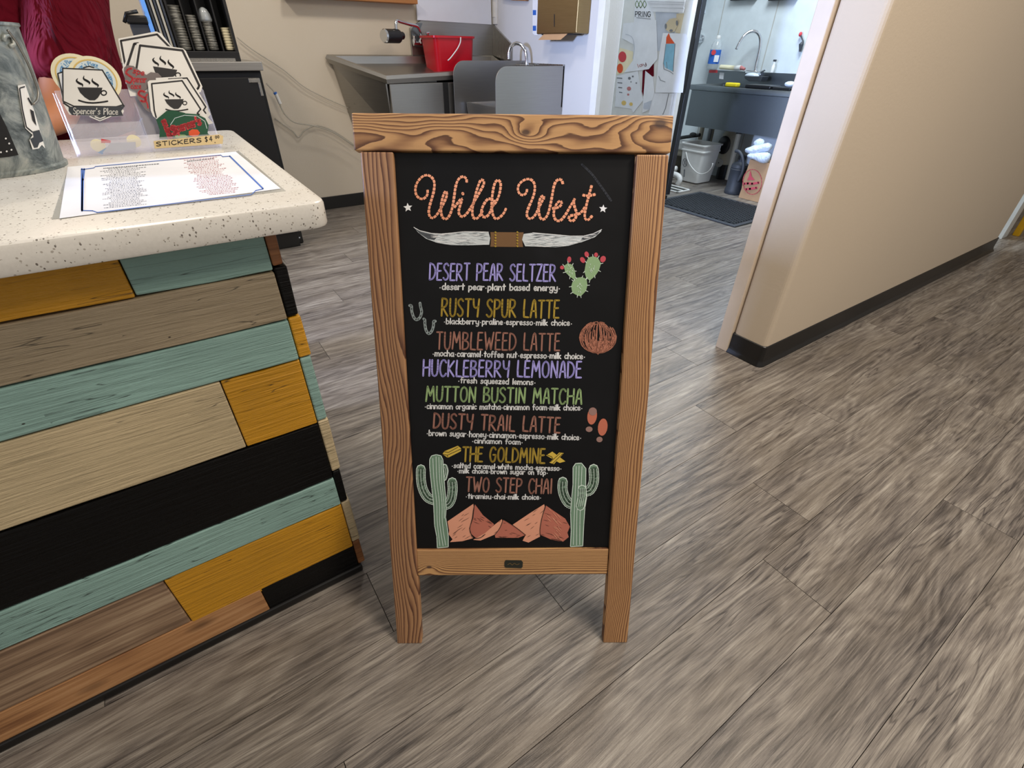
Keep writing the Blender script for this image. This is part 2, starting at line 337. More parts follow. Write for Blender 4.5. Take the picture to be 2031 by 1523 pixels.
gl = t.noise(t.vec(cw, (.9, 15, 1), (3, 1, 0)), 1.7, 2, .45); gl = t.math('PINGPONG', t.math('MULTIPLY', gl, 22), 1); gl = t.ramp(gl, [(.0, 1.0), (.28, 0.0)]); gm = t.ramp(t.noise(t.vec(c, (.8, 3.5, 1), (7, 2, 4)), 2.2, 2), [(.46, 0.0), (.62, 1.0)])
f = t.math('SUBTRACT', f, t.math('MULTIPLY', t.math('MULTIPLY', gl, gm), .17))
col = t.ramp(t.math('MULTIPLY', f, .58), [(.38, (54, 49, 47)), (.45, (86, 80, 76)), (.51, (114, 107, 101)), (.57, (137, 130, 122)), (.67, (172, 166, 157))])
blot = t.noise(t.vec(c, (1.5, 4, 1), (4, 9, 2)), 2.4, 3); col = t.mix(t.ramp(blot, [(.42, 0.0), (.72, .35)]), col, lin((118, 108, 94)))
t.set(col=col, rough=t.math('ADD', .28, t.math('MULTIPLY', fine, .16)), spec=.5); t.bump(t.math('ADD', fine, t.math('MULTIPLY', streak, 1.2)), .35, .0016); M['vinyl_plank'] = t.m
plain('seam', (44, 38, 34), .8)

# painted reclaimed boards
def painted(name, rgb, amt=.5, wear=None):
    t = NT(name); r = t.rnd(); c = t.vec(t.coord(), (1, 1, 1), t.comb(t.math('MULTIPLY', r, 23), 0, t.math('MULTIPLY', r, 11)))
    gr = t.noise(t.vec(c, (3, 3, 60)), 2.5, 5, .65); gf = t.noise(t.vec(c, (8, 8, 190)), 2, 3, .6); cl = t.noise(c, 4, 3)
    dark = [v*.80 for v in rgb]; lite = [min(255, v*1.08+3) for v in rgb]
    col = t.mix(cl, lin(dark), lin(lite)); col = t.mix(t.ramp(gr, [(.60, 0.0), (.72, amt)]), col, lin([v*.62 for v in rgb]))
    nail = t.math('LESS_THAN', t.voro(t.vec(c, (1, 1, 1.6)), 10), .042); col = t.mix(t.math('MULTIPLY', nail, .9), col, lin((40, 30, 22)))
    crack = t.ramp(t.noise(t.vec(c, (1.3, 1.3, 26), (5, 5, 5)), 2.2, 2), [(.492, 0.0), (.4995, .9), (.507, 0.0)]); msk = t.math('GREATER_THAN', t.noise(t.vec(c, (2, 2, 3), (9, 1, 7)), 2, 1), .50)
    col = t.mix(t.math('MULTIPLY', crack, msk), col, lin([v*.25 for v in rgb]))
    t.set(col=col, rough=.38, spec=.5 if rgb[0] > 40 else .18); t.bump(t.math('ADD', t.math('MULTIPLY', gr, 1.6), t.math('MULTIPLY', gf, .35)), .7, .0035); M[name] = t.m
painted('paint_teal', (144, 180, 172)); painted('paint_mustard', (204, 146, 26)); painted('paint_cream', (196, 178, 142)); painted('paint_taupe', (164, 148, 122)); painted('paint_black', (9, 8, 8), .3)
def rawwood(name, stops, zs=70):
    t = NT(name); r = t.rnd(); c = t.vec(t.coord(), (1, 1, 1), t.comb(t.math('MULTIPLY', r, 23), 0, t.math('MULTIPLY', r, 11)))
    a = t.noise(t.vec(c, (2.2, 2.2, zs)), 1.8, 5, .65); b = t.noise(t.vec(c, (3, 3, 9)), 2, 2); k = t.ramp(t.voro(t.vec(c, (1, 1, 2.2)), 4.2), [(.05, 1.0), (.16, 0.0)])
    f = t.math('ADD', t.math('MULTIPLY', a, .65), t.math('MULTIPLY', b, .35)); col = t.mix(t.math('MULTIPLY', k, .6), t.ramp(f, stops), lin((58, 36, 24)))
    t.set(col=col, rough=.45); t.bump(a, .3, .002); M[name] = t.m
rawwood('wood_grey_brown', [(.35, (98, 76, 60)), (.5, (146, 120, 96)), (.65, (184, 160, 132))]); rawwood('wood_orange', [(.35, (126, 84, 52)), (.5, (176, 128, 84)), (.65, (196, 150, 106))]); rawwood('wood_raw_end', [(.35, (94, 58, 32)), (.5, (134, 86, 50)), (.65, (160, 108, 66))])

# torched pine of the sandwich board: every board lies along its own X axis; figure = contour lines of one smooth field
def torched(name, seed, a, b, cnt, knots=(), warp=.5, xs=1.6, light=(206, 160, 106), dark=(88, 54, 34), kh=True):
    t = NT(name); c = t.coord(); q = t.sep(c); x = q[0]; y = q[1]
    cs = t.vec(c, (xs, 9, 1), (seed, seed*.7, seed))
    w = t.math('SUBTRACT', t.noise(cs, 1.5, 2, .5), .5)
    yn = t.math('MULTIPLY', y, a)                      # rings per metre across the board
    f = t.math('ADD', yn, t.math('MULTIPLY', w, warp*b))
    f = t.math('ADD', f, t.math('MULTIPLY', t.math('MULTIPLY', t.math('ADD', y, cnt), t.math('ADD', y, cnt)), a*14))
    hole = None
    for (kx, ky, kr, ka) in knots:
        dx = t.math('MULTIPLY', t.math('SUBTRACT', x, kx), .62); dy = t.math('SUBTRACT', y, ky)
        d2 = t.math('ADD', t.math('MULTIPLY', dx, dx), t.math('MULTIPLY', dy, dy)); e = t.math('EXPONENT', t.math('MULTIPLY', d2, -1/(kr*kr)))
        f = t.math('ADD', f, t.math('MULTIPLY', e, ka))
        h = t.math('EXPONENT', t.math('MULTIPLY', d2, -1/((kr*.28)**2))); hole = h if hole is None else t.math('MAXIMUM', hole, h)
    f = t.math('ADD', f, t.math('MULTIPLY', t.noise(t.vec(c, (8, 60, 1)), 3, 3), .28))
    fr = t.math('FRACT', f)
    mid = [(.55*l + .45*d_) for l, d_ in zip(light, dark)]
    col = t.ramp(fr, [(0, light), (.36, [v*.95 for v in light]), (.64, mid), (.84, dark), (.955, [v*.8 for v in dark]), (1, light)])
    col = t.mix(t.math('MULTIPLY', t.noise(t.vec(c, (3, 3, 3), (seed, 2, 1)), 4, 3), .30), col, lin((150, 106, 70)), 'MIX')
    fib = t.noise(t.vec(c, (12, 400, 12)), 2, 3); col = t.mix(t.math('MULTIPLY', fib, .22), col, lin((104, 62, 34)))
    if hole is not None and kh: col = t.mix(t.ramp(hole, [(.25, 0.0), (.75, .85)]), col, lin((56, 36, 34)))
    t.set(col=col, rough=.48); t.bump(t.math('SUBTRACT', 1, fr), .3, .0015); M[name] = t.m
torched('pine_top', 3.3, 85, 11, -.028, [(.292, .030, .020, 3.0), (.52, .045, .03, -2.2)], 1.0, 3.0)
torched('pine_bottom', 8.1, 130, 5, 0, [(.026, .022, .015, -2.6)], .6, 1.6, (214, 168, 112))
torched('pine_leg_left', 5.7, 110, 9, -.02, [(.52, .03, .07, 2.4), (.08, .005, .06, 2.0)], .9, 1.2, (182, 138, 98), (80, 48, 36), False)
torched('pine_leg_right', 12.4, 125, 7, .0, [(.14, .045, .05, 2.6), (.60, .05, .05, 1.8)], .8, 1.2, (204, 156, 106), (98, 60, 38), False)

# blackboard
t = NT('blackboard'); c = t.coord(); n = t.noise(t.vec(c, (1, 1, .6)), 5, 3, .6)
t.set(col=t.ramp(n, [(.42, (6, 6, 8)), (.62, (11, 11, 14)), (.78, (22, 23, 28))]), rough=t.math('ADD', .34, t.math('MULTIPLY', n, .2)), spec=.28); M['blackboard'] = t.m
# rubber mat uses 'rubber'
# ================================================================ THE ROOM
BW = 4.29; XW = 2.676; YE = 2.92; KX = 5.02
def struct(mb, name, mat, **k): return tag(mb.build(name, mat, None, **k), kind='structure')
floor = struct(MB().box(-2.6, 6.6, -1.9, 5.2, -.03, -.004), 'floor', M['seam'])
PP, PL, Y00 = 0.1825, 1.311, 0.085
ph = {0: 1.011, 1: 1.2404, 2: .4704, 3: .1055, 4: .86, 5: .35}
pm = MB().box(0, PL-.0016, 0, PP-.0014, -.006, 0).mesh('floor_plank'); pm.materials.append(M['vinyl_plank'])
for k in range(-10, 24):
    x0 = ph.get(k, (k*.4137*2.3) % PL)
    i0 = math.floor((-2.2-x0)/PL); x = x0+i0*PL
    while x < 6.1:
        y = Y00+k*PP
        if y > -1.75 and y < 4.3: 
            if not (x < -.6 and y < -.9):
                o = put('floor_plank', pm, None, floor); o.location = (x, y, 0); 
        x += PL
wb = struct(MB().box(-2.4, XW+.17, BW, BW+.12, 0, 2.8), 'wall_back', M['wall_warm'])
wp = struct(MB().box(XW, XW+.17, YE, BW, 0, 2.8), 'wall_partition', M['wall_white'], bevel=.012)
struct(MB().box(XW-.012, XW+.03, YE-.012, YE+.05, 0, 2.8), 'trim_2', M['plastic_white'], bevel=.003)
struct(MB().box(XW+.1, KX+.2, BW+.02, BW+.14, 0, 2.8), 'wall_kitchen_side', M['frp_white'])
wk = struct(MB().box(KX, KX+.12, .9, BW+.1, 0, 2.8), 'wall_kitchen', M['frp_white'])
for px, py in ((1430, 40), (1530, 60)):
    p = atx(px, py, KX); MB().box(KX-.0015, KX, p.y-.004, p.y+.004, .0, 2.8).build('panel_seam', M['door_grey'], wk)
struct(MB().box(6.5, 6.6, -1.9, 5.2, 0, 2.8), 'wall_far', M['wall_tan'])
# the wall on the right: front face, rounded end, black cove base, door casing on its far side
SX0, SX1, SY0, SY1 = 1.868, 4.62, .838, 1.002
wr = struct(MB().box(SX0+.008, SX1, SY0+.008, SY1, 0, 2.8), 'wall_right', M['wall_tan'], bevel=.02, seg=4)
struct(MB().box(SX0-.006, SX0+.11, SY1, SY1+.057, 0, 2.8), 'trim_1', M['trim_paint'], bevel=.003)
struct(MB().box(SX0+.11, SX1, SY1, SY1+.05, 0, 2.8), 'wall_right_inner', M['wall_white'])
def cove(x0, x1, y0, y1, name):
    prof = [(.0, 0), (.012, 0), (.011, .006), (.005, .016), (.003, .09), (0, .095)]
    mb = MB(); rs = []
    for e, h in [(.014, 0), (.013, .005), (.006, .016), (.0035, .03), (.003, .093), (.0, .096)]:
        e += 0.0005; r = .014+e; ring = [(x1, y1), (x0-e, y1)]
        ring += [(x0-e+r*(1-math.cos(a)), y0-e+r*(1-math.sin(a))) for a in [i*math.pi/10 for i in range(6)]]
        ring += [(x1+e, y0-e)]
        rs.append([(a, b, h) for a, b in ring])
    mb.rings(rs, cap=True); return struct(mb, name, M['cove_base'], smooth='auto')
cove(SX0+.008, SX1, SY0+.008, SY1-.001, 'baseboard_right')
struct(MB().box(-2.4, XW, BW-.008, BW, 0, .1), 'baseboard_back', M['cove_base'], bevel=.003)
struct(MB().box(XW-.008, XW, YE+.05, BW-.008, 0, .1), 'baseboard_partition', M['cove_base'], bevel=.003)

# ================================================================ THE SANDWICH BOARD
LL = atz(788, 1276.6); RR = atz(1244.4, 1274.8)
D = (RR-LL); SW = D.length; D.normalize(); back = Vector((-D.y, D.x, 0))
if back.y < 0: back = -back
TI = math.radians(19.3); UP = (back*math.sin(TI) + Vector((0, 0, math.cos(TI))) - D*.007).normalized(); NF = D.cross(UP).normalized()   # towards the viewer
SLEN = 1.088
sign = thing('sandwich_board', 'wooden A-frame menu blackboard standing on the floor beside the counter', 'sign', LL + back*.02)
def bframe(o, xa, ya, th):  # matrix of a board whose local x=length, y=width, z=out of face
    z = xa.cross(ya).normalized()
    return Matrix(((xa.x, ya.x, z.x, o.x), (xa.y, ya.y, z.y, o.y), (xa.z, ya.z, z.z, o.z), (0, 0, 0, 1)))
def board(name, mat, o, xa, ya, L, Wd, th, bev=.0025, label=None, rag=0, front=0.0, seg=2):
    mb = MB(); n = 1
    mb.box(0, L, 0, Wd, -th, 0)
    ob = mb.build(name, mat, sign, label, bevel=bev, seg=seg)
    mw = bframe(o, xa, ya, th); z = Vector((mw[0][2], mw[1][2], mw[2][2]))
    if z.dot(NF) < 0: raise Exception('flip')
    mw.translation = o + NF*front
    ob.matrix_parent_inverse = Matrix.Translation(-sign.location); ob.matrix_basis = mw
    return ob
LWd = .056; TR = .058; v0 = .181; v1 = .246; vt = 1.032
P = lambda u, v: LL + D*u + UP*v
# legs: local x runs down the leg from the top
board('leg', M['pine_leg_left'], P(0, .0), UP, -D, vt, LWd, .022).location = P(LWd, 0)
board('leg', M['pine_leg_right'], P(SW, 0), UP, -D, vt, LWd, .022)
board('top_rail', M['pine_top'], P(-.006, vt+.001), D, UP, SW+.012, TR, .024, front=.003, label='dark figured top rail with a knot')
board('bottom_rail', M['pine_bottom'], P(LWd, v0), D, UP, SW-2*LWd, v1-v0, .02, front=-.002)
bb = MB().box(0, SW-2*LWd, 0, vt-v1, -.006, 0).build('blackboard', M['blackboard'], sign)
mw = bframe(P(LWd, v1), D, UP, 0); mw.translation = P(LWd, v1) - NF*.008; bb.matrix_parent_inverse = Matrix.Translation(-sign.location); bb.matrix_basis = mw
# rear frame leaning the other way, hinged under the top rail
apex = P(0, SLEN) - NF*.026
UPr = (-back*math.sin(TI) + Vector((0, 0, math.cos(TI)))).normalized(); NR = D.cross(UPr)
rl = (apex.z-.002)/UPr.z; base = apex - UPr*rl
def rboard(name, mat, o, xa, ya, L, Wd, th):
    ob = MB().box(0, L, 0, Wd, -th, 0).build(name, mat, sign, bevel=.002)
    ob.matrix_parent_inverse = Matrix.Translation(-sign.location); ob.matrix_basis = bframe(o, xa, ya, th)
rboard('rear_leg', M['pine_leg_left'], base + D*LWd, UPr, -D, rl-.06, LWd, .022)
rboard('rear_leg', M['pine_leg_right'], base + D*SW, UPr, -D, rl-.06, LWd, .022)
rboard('rear_top_rail', M['pine_bottom'], base + UPr*(rl-.058) + D*.002, D, UPr, SW-.004, .056, .022)
rboard('rear_bottom_rail', M['pine_bottom'], base + UPr*.206 + D*LWd, D, UPr, SW-2*LWd, .046, .02)
rboard('rear_board', M['blackboard'], base + UPr*.252 + D*LWd - NR*.008, D, UPr, SW-2*LWd, rl-.31, .006)
for u in (.08, SW-.08):
    MB().cyl(P(u-.02, SLEN-.004)-NF*.027, P(u+.02, SLEN-.004)-NF*.027, .005, n=8).build('hinge', M['dark_steel'], sign)

BF = Flat(P(LWd, v1) - NF*.008, NF)
def art(name, mat, fn, lift=None):
    mb = MB(); fn(mb); return mb.build(name, M[mat], bb, fix=False)
# children of the blackboard keep world coordinates
def onboard(name, mat, fn):
    mb = MB(); fn(mb); o = put(name, mb.mesh(name, False), M[mat]); o.parent = bb
    o.matrix_parent_inverse = bb_inv; return o
bb_inv = mw.inverted()
Z1 = z_off(3.077, 690, 200); Z2 = z_off(4.415, 790, 490); Z3 = z_off(4.415, 790, 690); Z4 = z_off(4.415, 790, 860)
def rope(mb, pts, w=5.6):
    P_ = [Vector(p) for p in smooth_path(Z1(pts), 8)]
    L = [0]
    for a, b in zip(P_, P_[1:]): L.append(L[-1]+(b-a).length)
    def at(s):
        for i in range(1, len(L)):
            if s <= L[i]: return P_[i-1].lerp(P_[i], (s-L[i-1])/max(1e-6, L[i]-L[i-1]))
        return P_[-1]
    n = max(1, round(L[-1]/7.6)); st = L[-1]/n
    for i in range(n):
        a, m_, b = at(i*st+.7), at((i+.5)*st), at((i+1)*st-.9)
        BF.stroke(mb, [a, m_, b], w*random.uniform(.82, 1), .0012, caps=False)
    BF.stroke(under, P_, 1.4, .0006, caps=False)
under = MB()
def wild(mb):
    rope(mb, [(478, 542), (476, 575), (455, 597), (430, 596), (408, 572), (404, 530), (420, 490), (450, 460), (480, 455), (505, 470), (519, 500), (517, 545), (506, 590), (494, 630), (486, 670), (490, 702), (505, 716), (528, 704), (552, 670), (574, 630), (592, 590), (595, 562), (584, 555), (570, 590), (561, 640), (562, 690), (575, 718), (597, 720), (617, 690), (632, 640), (641, 580), (648, 530), (660, 490), (680, 467), (703, 466), (716, 484), (715, 502)])
    rope(mb, [(640, 655), (664, 622), (688, 596), (678, 635), (668, 680), (680, 705), (700, 705), (725, 680), (750, 640), (778, 590), (806, 540), (822, 505), (815, 485), (800, 488), (780, 540), (764, 600), (752, 660), (755, 708), (775, 722), (798, 700), (815, 670)])
    rope(mb, [(872, 602), (845, 602), (818, 640), (806, 685), (822, 712), (848, 700), (868, 660), (890, 605)])
    rope(mb, [(868, 650), (895, 620), (916, 570), (924, 510), (908, 486), (888, 505), (874, 570), (870, 640), (875, 690), (893, 722), (920, 712), (945, 685), (958, 655)])
    BF.stroke(mb, Z1([(692, 566), (694, 570)]), 5.5, .0012)
def west(mb):
    rope(mb, [(1085, 540), (1080, 565), (1060, 578), (1040, 570), (1029, 545), (1035, 515), (1060, 490), (1090, 480), (1115, 488), (1131, 515), (1130, 560), (1114, 610), (1096, 650), (1084, 690), (1090, 715), (1110, 722), (1135, 700), (1155, 660), (1175, 620), (1188, 595), (1180, 582), (1165, 600), (1157, 640), (1158, 690), (1170, 722), (1190, 725), (1210, 700), (1225, 650), (1235, 600), (1242, 560), (1250, 520), (1265, 490), (1290, 483), (1301, 500), (1303, 514)])
    rope(mb, [(1236, 660), (1262, 658), (1288, 645), (1297, 625), (1284, 615), (1264, 635), (1251, 670), (1249, 705), (1264, 733), (1290, 733), (1318, 702), (1345, 655), (1366, 620), (1378, 598), (1370, 620), (1378, 660), (1389, 690), (1380, 722), (1360, 738), (1340, 725), (1347, 706), (1378, 700), (1412, 688), (1440, 650)])
    rope(mb, [(1480, 518), (1466, 570), (1450, 630), (1438, 690), (1441, 724), (1460, 730), (1485, 703)])
    rope(mb, [(1422, 578), (1445, 583), (1475, 581), (1505, 574)])
onboard('chalk_title', 'chalk_rope', wild)['label'] = 'rope-like word Wild'; onboard('chalk_title', 'chalk_rope', west)['label'] = 'rope-like word West'
o = put('chalk_title_line', under.mesh('chalk_title_line', False), M['chalk_clay']); o.parent = bb; o.matrix_parent_inverse = bb_inv
def star(cx, cy, r, rot):
    def f(mb): BF.face(mb, [(cx+(r if i % 2 == 0 else r*.45)*math.sin(rot+i*math.pi/5), cy-(r if i % 2 == 0 else r*.45)*math.cos(rot+i*math.pi/5)) for i in range(10)], .0008)
    onboard('chalk_star', 'chalk_white', f)
star(*Z1([(358, 651)])[0], 9.2, -.1); star(*Z1([(1550, 663)])[0], 8.4, .1)
LINES = [  # text, left baseline, right baseline, height, stroke, colour
 ('DESERT PEAR SELTZER', (850, 555), (1099, 558.5), 32.5, 3.4, 'chalk_lavender'), ('.desert pear.plant based energy.', (869, 574.5), (1109, 578), 12.5, 2.5, 'chalk_white'),
 ('RUSTY SPUR LATTE', (874, 627), (1106, 632), 34.5, 3.6, 'chalk_gold'), ('.blackberry.praline.espresso.milk choice.', (878, 642.5), (1133, 647), 11.2, 2.1, 'chalk_white'),
 ('TUMBLEWEED LATTE', (864, 692), (1108, 696.5), 33.5, 3.2, 'chalk_rust'), ('.mocha.caramel.toffee nut.espresso.milk choice.', (856, 706), (1159, 713.5), 11.5, 2.3, 'chalk_white'),
 ('HUCKLEBERRY LEMONADE', (838, 745.5), (1151, 750), 31.5, 3.6, 'chalk_lavender'), ('.fresh squeezed lemons.', (907, 759.5), (1061, 764), 11, 2.2, 'chalk_white'),
 ('MUTTON BUSTIN MATCHA', (844, 795.5), (1152, 802.5), 29, 3.6, 'chalk_green'), ('.cinnamon organic matcha.cinnamon foam.milk choice.', (841, 810.5), (1154, 815), 10.8, 2.2, 'chalk_white'),
 ('DUSTY TRAIL LATTE', (859, 849), (1109, 859), 29.5, 3.6, 'chalk_rust'), ('.brown sugar.honey.cinnamon.espresso.milk choice.', (845, 863.5), (1152, 874), 10.8, 2.2, 'chalk_white'),
 ('.cinnamon foam.', (935, 879), (1036, 882), 10, 2.1, 'chalk_white'), ('THE GOLDMINE', (917, 914.5), (1079, 919), 28, 3.6, 'chalk_gold'),
 ('.salted caramel.white mocha.espresso.', (895, 927.5), (1113, 934.5), 9.8, 2.1, 'chalk_white'), ('.milk choice.brown sugar on top.', (906, 938), (1086, 942.5), 9.6, 2.0, 'chalk_white'),
 ('TWO STEP CHAI', (924, 974.5), (1093, 979.5), 28, 3.3, 'chalk_rust'), ('.tiramisu.chai.milk choice.', (923, 988.5), (1073, 991.5), 9.6, 2.1, 'chalk_white')]
for txt, pl, pr, h, w, m in LINES:
    tt = txt.replace('SELTZER', 'SELTZER').lower() if m == 'chalk_white' else txt
    onboard('chalk_heading' if m != 'chalk_white' else 'chalk_description', m, lambda mb: lettering(BF, mb, tt, pl, pr, h, w, .0008, gap=.15 if m != 'chalk_white' else .14, lean=.02))
# longhorn
def multi(name, items):
    for mat in dict.fromkeys(i[0] for i in items):
        onboard(name, mat, lambda mb: [i[1](mb) for i in items if i[0] == mat])
hl = Z1([(395, 772), (430, 792), (500, 809), (560, 813), (620, 808), (700, 800), (770, 800), (850, 803), (861, 840), (855, 880), (800, 881), (720, 883), (620, 881), (540, 868), (470, 842), (420, 803)])
hr = Z1([(1541, 790), (1490, 815), (1430, 829), (1350, 829), (1280, 822), (1200, 815), (1120, 808), (1065, 815), (1056, 850), (1075, 890), (1180, 893), (1260, 897), (1340, 888), (1420, 866), (1500, 836), (1538, 802)])
def streaks(pts_in, n, w, lift, ang, seed, ln=(8, 22)):
    xs = [p[0] for p in pts_in]; ys = [p[1] for p in pts_in]; R = random.Random(seed)
    def inside(x, y):
        c = False; j = len(pts_in)-1
        for i in range(len(pts_in)):
            a, b = pts_in[i], pts_in[j]
            if (a[1] > y) != (b[1] > y) and x < (b[0]-a[0])*(y-a[1])/(b[1]-a[1])+a[0]: c = not c
            j = i
        return c
    def f(mb):
        k = 0
        while k < n:
            x, y = R.uniform(min(xs), max(xs)), R.uniform(min(ys), max(ys)); l = R.uniform(*ln)/2; a = ang+R.uniform(-.12, .12)
            p, q = (x-l*math.cos(a), y-l*math.sin(a)), (x+l*math.cos(a), y+l*math.sin(a)); k += 1
            if inside(*p) and inside(*q): BF.stroke(mb, [p, (x, y), q], w, lift, caps=False, taper=[.3, 1, .3])
    return f
onboard('chalk_leather_wrap', 'chalk_leather', lambda mb: BF.face(mb, Z1([(862, 803), (1065, 805), (1056, 850), (1062, 895), (862, 892), (866, 850)]), .0006))
for hh, dk, ed, sg in ((hl, [(402, 780), (440, 800), (500, 815), (545, 822), (520, 850), (480, 842), (430, 808)], 8, 1), (hr, [(1530, 798), (1480, 822), (1425, 838), (1410, 860), (1470, 842), (1515, 820)], 7, -1)):
    onboard('chalk_horn', 'chalk_horn', lambda mb: BF.face(mb, hh, .0008)); onboard('chalk_horn_tip', 'chalk_horn_dark', lambda mb: BF.face(mb, Z1(dk), .0011))
    onboard('chalk_horn_shading', 'chalk_horn_dark', lambda mb: streaks(hh, 70, .7, .0013, .03*sg, 3)(mb)); onboard('chalk_horn_highlight', 'chalk_white', lambda mb: (BF.stroke(mb, hh[:ed], 1.2, .0014), streaks(hh, 110, 1.1, .0015, .03*sg, 5)(mb)))
for x in (893, 1027):
    for y in range(804, 896, 17): onboard('chalk_stud', 'chalk_yellow', lambda mb: BF.stroke(mb, Z1([(x, y), (x+.5, y+.5)]), 3.6, .0014))
def ell(cx, cy, rx, ry, rot=0, n=18):
    return [(cx+rx*math.cos(a)*math.cos(rot)-ry*math.sin(a)*math.sin(rot), cy+rx*math.cos(a)*math.sin(rot)+ry*math.sin(a)*math.cos(rot)) for a in [2*math.pi*i/n for i in range(n)]]
pads = [Z2([(1520, 300), (1545, 276), (1600, 268), (1640, 285), (1647, 340), (1635, 390), (1590, 436), (1560, 430), (1515, 405), (1505, 350)]),
        Z2([(1440, 170), (1475, 147), (1515, 160), (1538, 215), (1545, 270), (1532, 292), (1495, 265), (1452, 225)]),
        Z2([(1655, 98), (1695, 86), (1738, 100), (1766, 150), (1747, 212), (1712, 262), (1668, 298), (1638, 280), (1620, 220), (1634, 140)])]
fru = [(1487, 115, 18, 27, .1), (1425, 184, 18, 17, 0), (1640, 70, 19, 26, -.3), (1605, 119, 20, 28, -.6), (1722, 74, 17, 20, 0), (1783, 112, 24, 29, .4)]
def needles(mb):
    R = random.Random(5)
    for pad in pads:
        cx = sum(p[0] for p in pad)/len(pad); cy = sum(p[1] for p in pad)/len(pad)
        for i, p in enumerate(pad):
            if i % 2 == 0 or True:
                d = Vector((p[0]-cx, p[1]-cy)).normalized(); a = Vector(p)-d*1.5; BF.stroke(mb, [a, a+d*5+Vector((R.uniform(-1, 1), R.uniform(-1, 1)))], 1.1, .0014)
        for i in range(9):
            t_ = R.uniform(0, 6.28); r_ = R.uniform(.1, .65); q = Vector((cx+(pad[0][0]-cx)*0+math.cos(t_)*r_*11, cy+math.sin(t_)*r_*16)); BF.stroke(mb, [q, q+Vector((R.uniform(-3, 3), R.uniform(-4, 4)))], 1.0, .0014)
for a, b, c, d, r in fru: onboard('chalk_cactus_fruit', 'chalk_fruit', lambda mb: BF.face(mb, ell(*Z2([(a, b)])[0], c/4.415, d/4.415, r), .0007))
for p in pads: onboard('chalk_cactus_pad', 'chalk_pear', lambda mb: BF.face(mb, p, .001))
onboard('chalk_cactus_needles', 'chalk_mint', needles)
for hs in ([(92, 512), (106, 516), (110, 560), (125, 610), (150, 636), (180, 618), (196, 570), (186, 520), (182, 492)], [(216, 630), (224, 640), (226, 680), (236, 730), (260, 758), (286, 735), (300, 690), (302, 652), (316, 650)]):
    q = smooth_path(Z2(hs), 4)
    multi('chalk_horseshoe', [('chalk_shoe', lambda mb: BF.stroke(mb, q, 5.4, .0008)), ('chalk_black', lambda mb: [BF.stroke(mb, [q[i], q[i+1]], 1.2, .0012) for i in range(3, len(q)-3, 3)])])
def tumble(mb):
    R = random.Random(11)
    for i in range(44):
        a = -1+2*i/43+R.uniform(-.05, .05); t1 = R.uniform(.45, .92); t0 = R.uniform(0, .18)
        wv = R.uniform(-6, 6)
        BF.stroke(mb, Z2([(1742+a*(158+wv)*math.sin(math.pi*t)+R.uniform(-3, 3), 800+136*math.cos(math.pi*t)) for t in [t0+(t1-t0)*k/9 for k in range(10)]]), R.uniform(1.1, 1.7), .0009)
    for i in range(34):
        t0 = R.uniform(-2.2, 2.2); r_ = R.uniform(.82, 1.04); l = R.uniform(.2, .4)
        BF.stroke(mb, Z2([(1742+155*r_*math.sin(t0+l*j/4), 798-138*r_*math.cos(t0+l*j/4)) for j in range(5)]), 1.3, .0009)
    for a in (-.5, -.25, 0, .25, .5): BF.stroke(mb, Z2([(1742+a*200, 830), (1742+a*60, 890), (1742, 945)]), 1.8, .0009)
onboard('chalk_tumbleweed', 'chalk_tumble', tumble)
for (a, b, a2, b2, c, gy) in ((1693, 602, 1667, 718, 30, 1), (1786, 700, 1758, 808, 27, 0)):
    onboard('chalk_boot_sole', 'chalk_boot', lambda mb: BF.face(mb, ell(*Z3([(a, b)])[0], 42/4.415, 76/4.415, .12), .0008)); onboard('chalk_boot_heel', 'chalk_heel', lambda mb: BF.face(mb, ell(*Z3([(a2, b2)])[0], c/4.415, 24/4.415), .0008))
    if gy: onboard('chalk_boot_toe', 'chalk_heel', lambda mb: BF.face(mb, ell(*Z3([(1698, 562)])[0], 36/4.415, 35/4.415, .1), .0011))
for shp, l, cr in (([(384, 930), (430, 963), (545, 905), (547, 880), (518, 857), (400, 905)], .0008, ([(388, 930), (428, 938), (545, 885)], [(428, 938), (432, 960)], [(400, 908), (436, 914), (520, 868)])),
                   ([(1291, 945), (1345, 912), (1460, 998), (1410, 1012)], .0008, ([(1300, 940), (1340, 955), (1350, 975)],)), ([(1320, 1008), (1360, 1022), (1445, 925), (1405, 920)], .0010, ([(1330, 1000), (1415, 925)], [(1350, 1015), (1435, 930)]))):
    onboard('chalk_gold_bar', 'chalk_yellow', lambda mb: BF.face(mb, Z3(shp), l)); onboard('chalk_gold_bar_edges', 'chalk_black', lambda mb: [BF.stroke(mb, Z3(s_), .9, .0014) for s_ in cr])
# saguaros
def cactus(outl, arms, ribs):
    def base(w_extra, mat, lift):
        def f(mb):
            for pts, w in arms: BF.stroke(mb, smooth_path(Z4(pts), 4), w/4.415+w_extra, lift)
        return (mat, f)
    its = [base(0, 'chalk_mint', .0006), base(-3.2, 'chalk_saguaro', .0008)]
    its.append(('chalk_mint', lambda mb: BF.stroke(mb, Z4(outl)+[Z4(outl)[0]], 2.6, .0010)))
    its.append(('chalk_saguaro', lambda mb: BF.face(mb, Z4(outl), .0011)))
    for b_, w in arms:   # ribs along arms
        P2 = [Vector(p) for p in smooth_path(Z4(b_), 4)]
        for k in (-.3, 0, .3):
            q = []
            for i in range(len(P2)):
                d = (P2[min(i+1, len(P2)-1)]-P2[max(i-1, 0)]).normalized(); q.append(P2[i]+Vector((-d.y, d.x))*k*w/4.415)
            its.append(('chalk_mint', lambda mb, q=q: BF.stroke(mb, q, .9, .0009)))
    for r in ribs: its.append(('chalk_mint', lambda mb, r=r: BF.stroke(mb, smooth_path(Z4(r), 3), 1.0, .0014)))
    multi('chalk_saguaro', its)
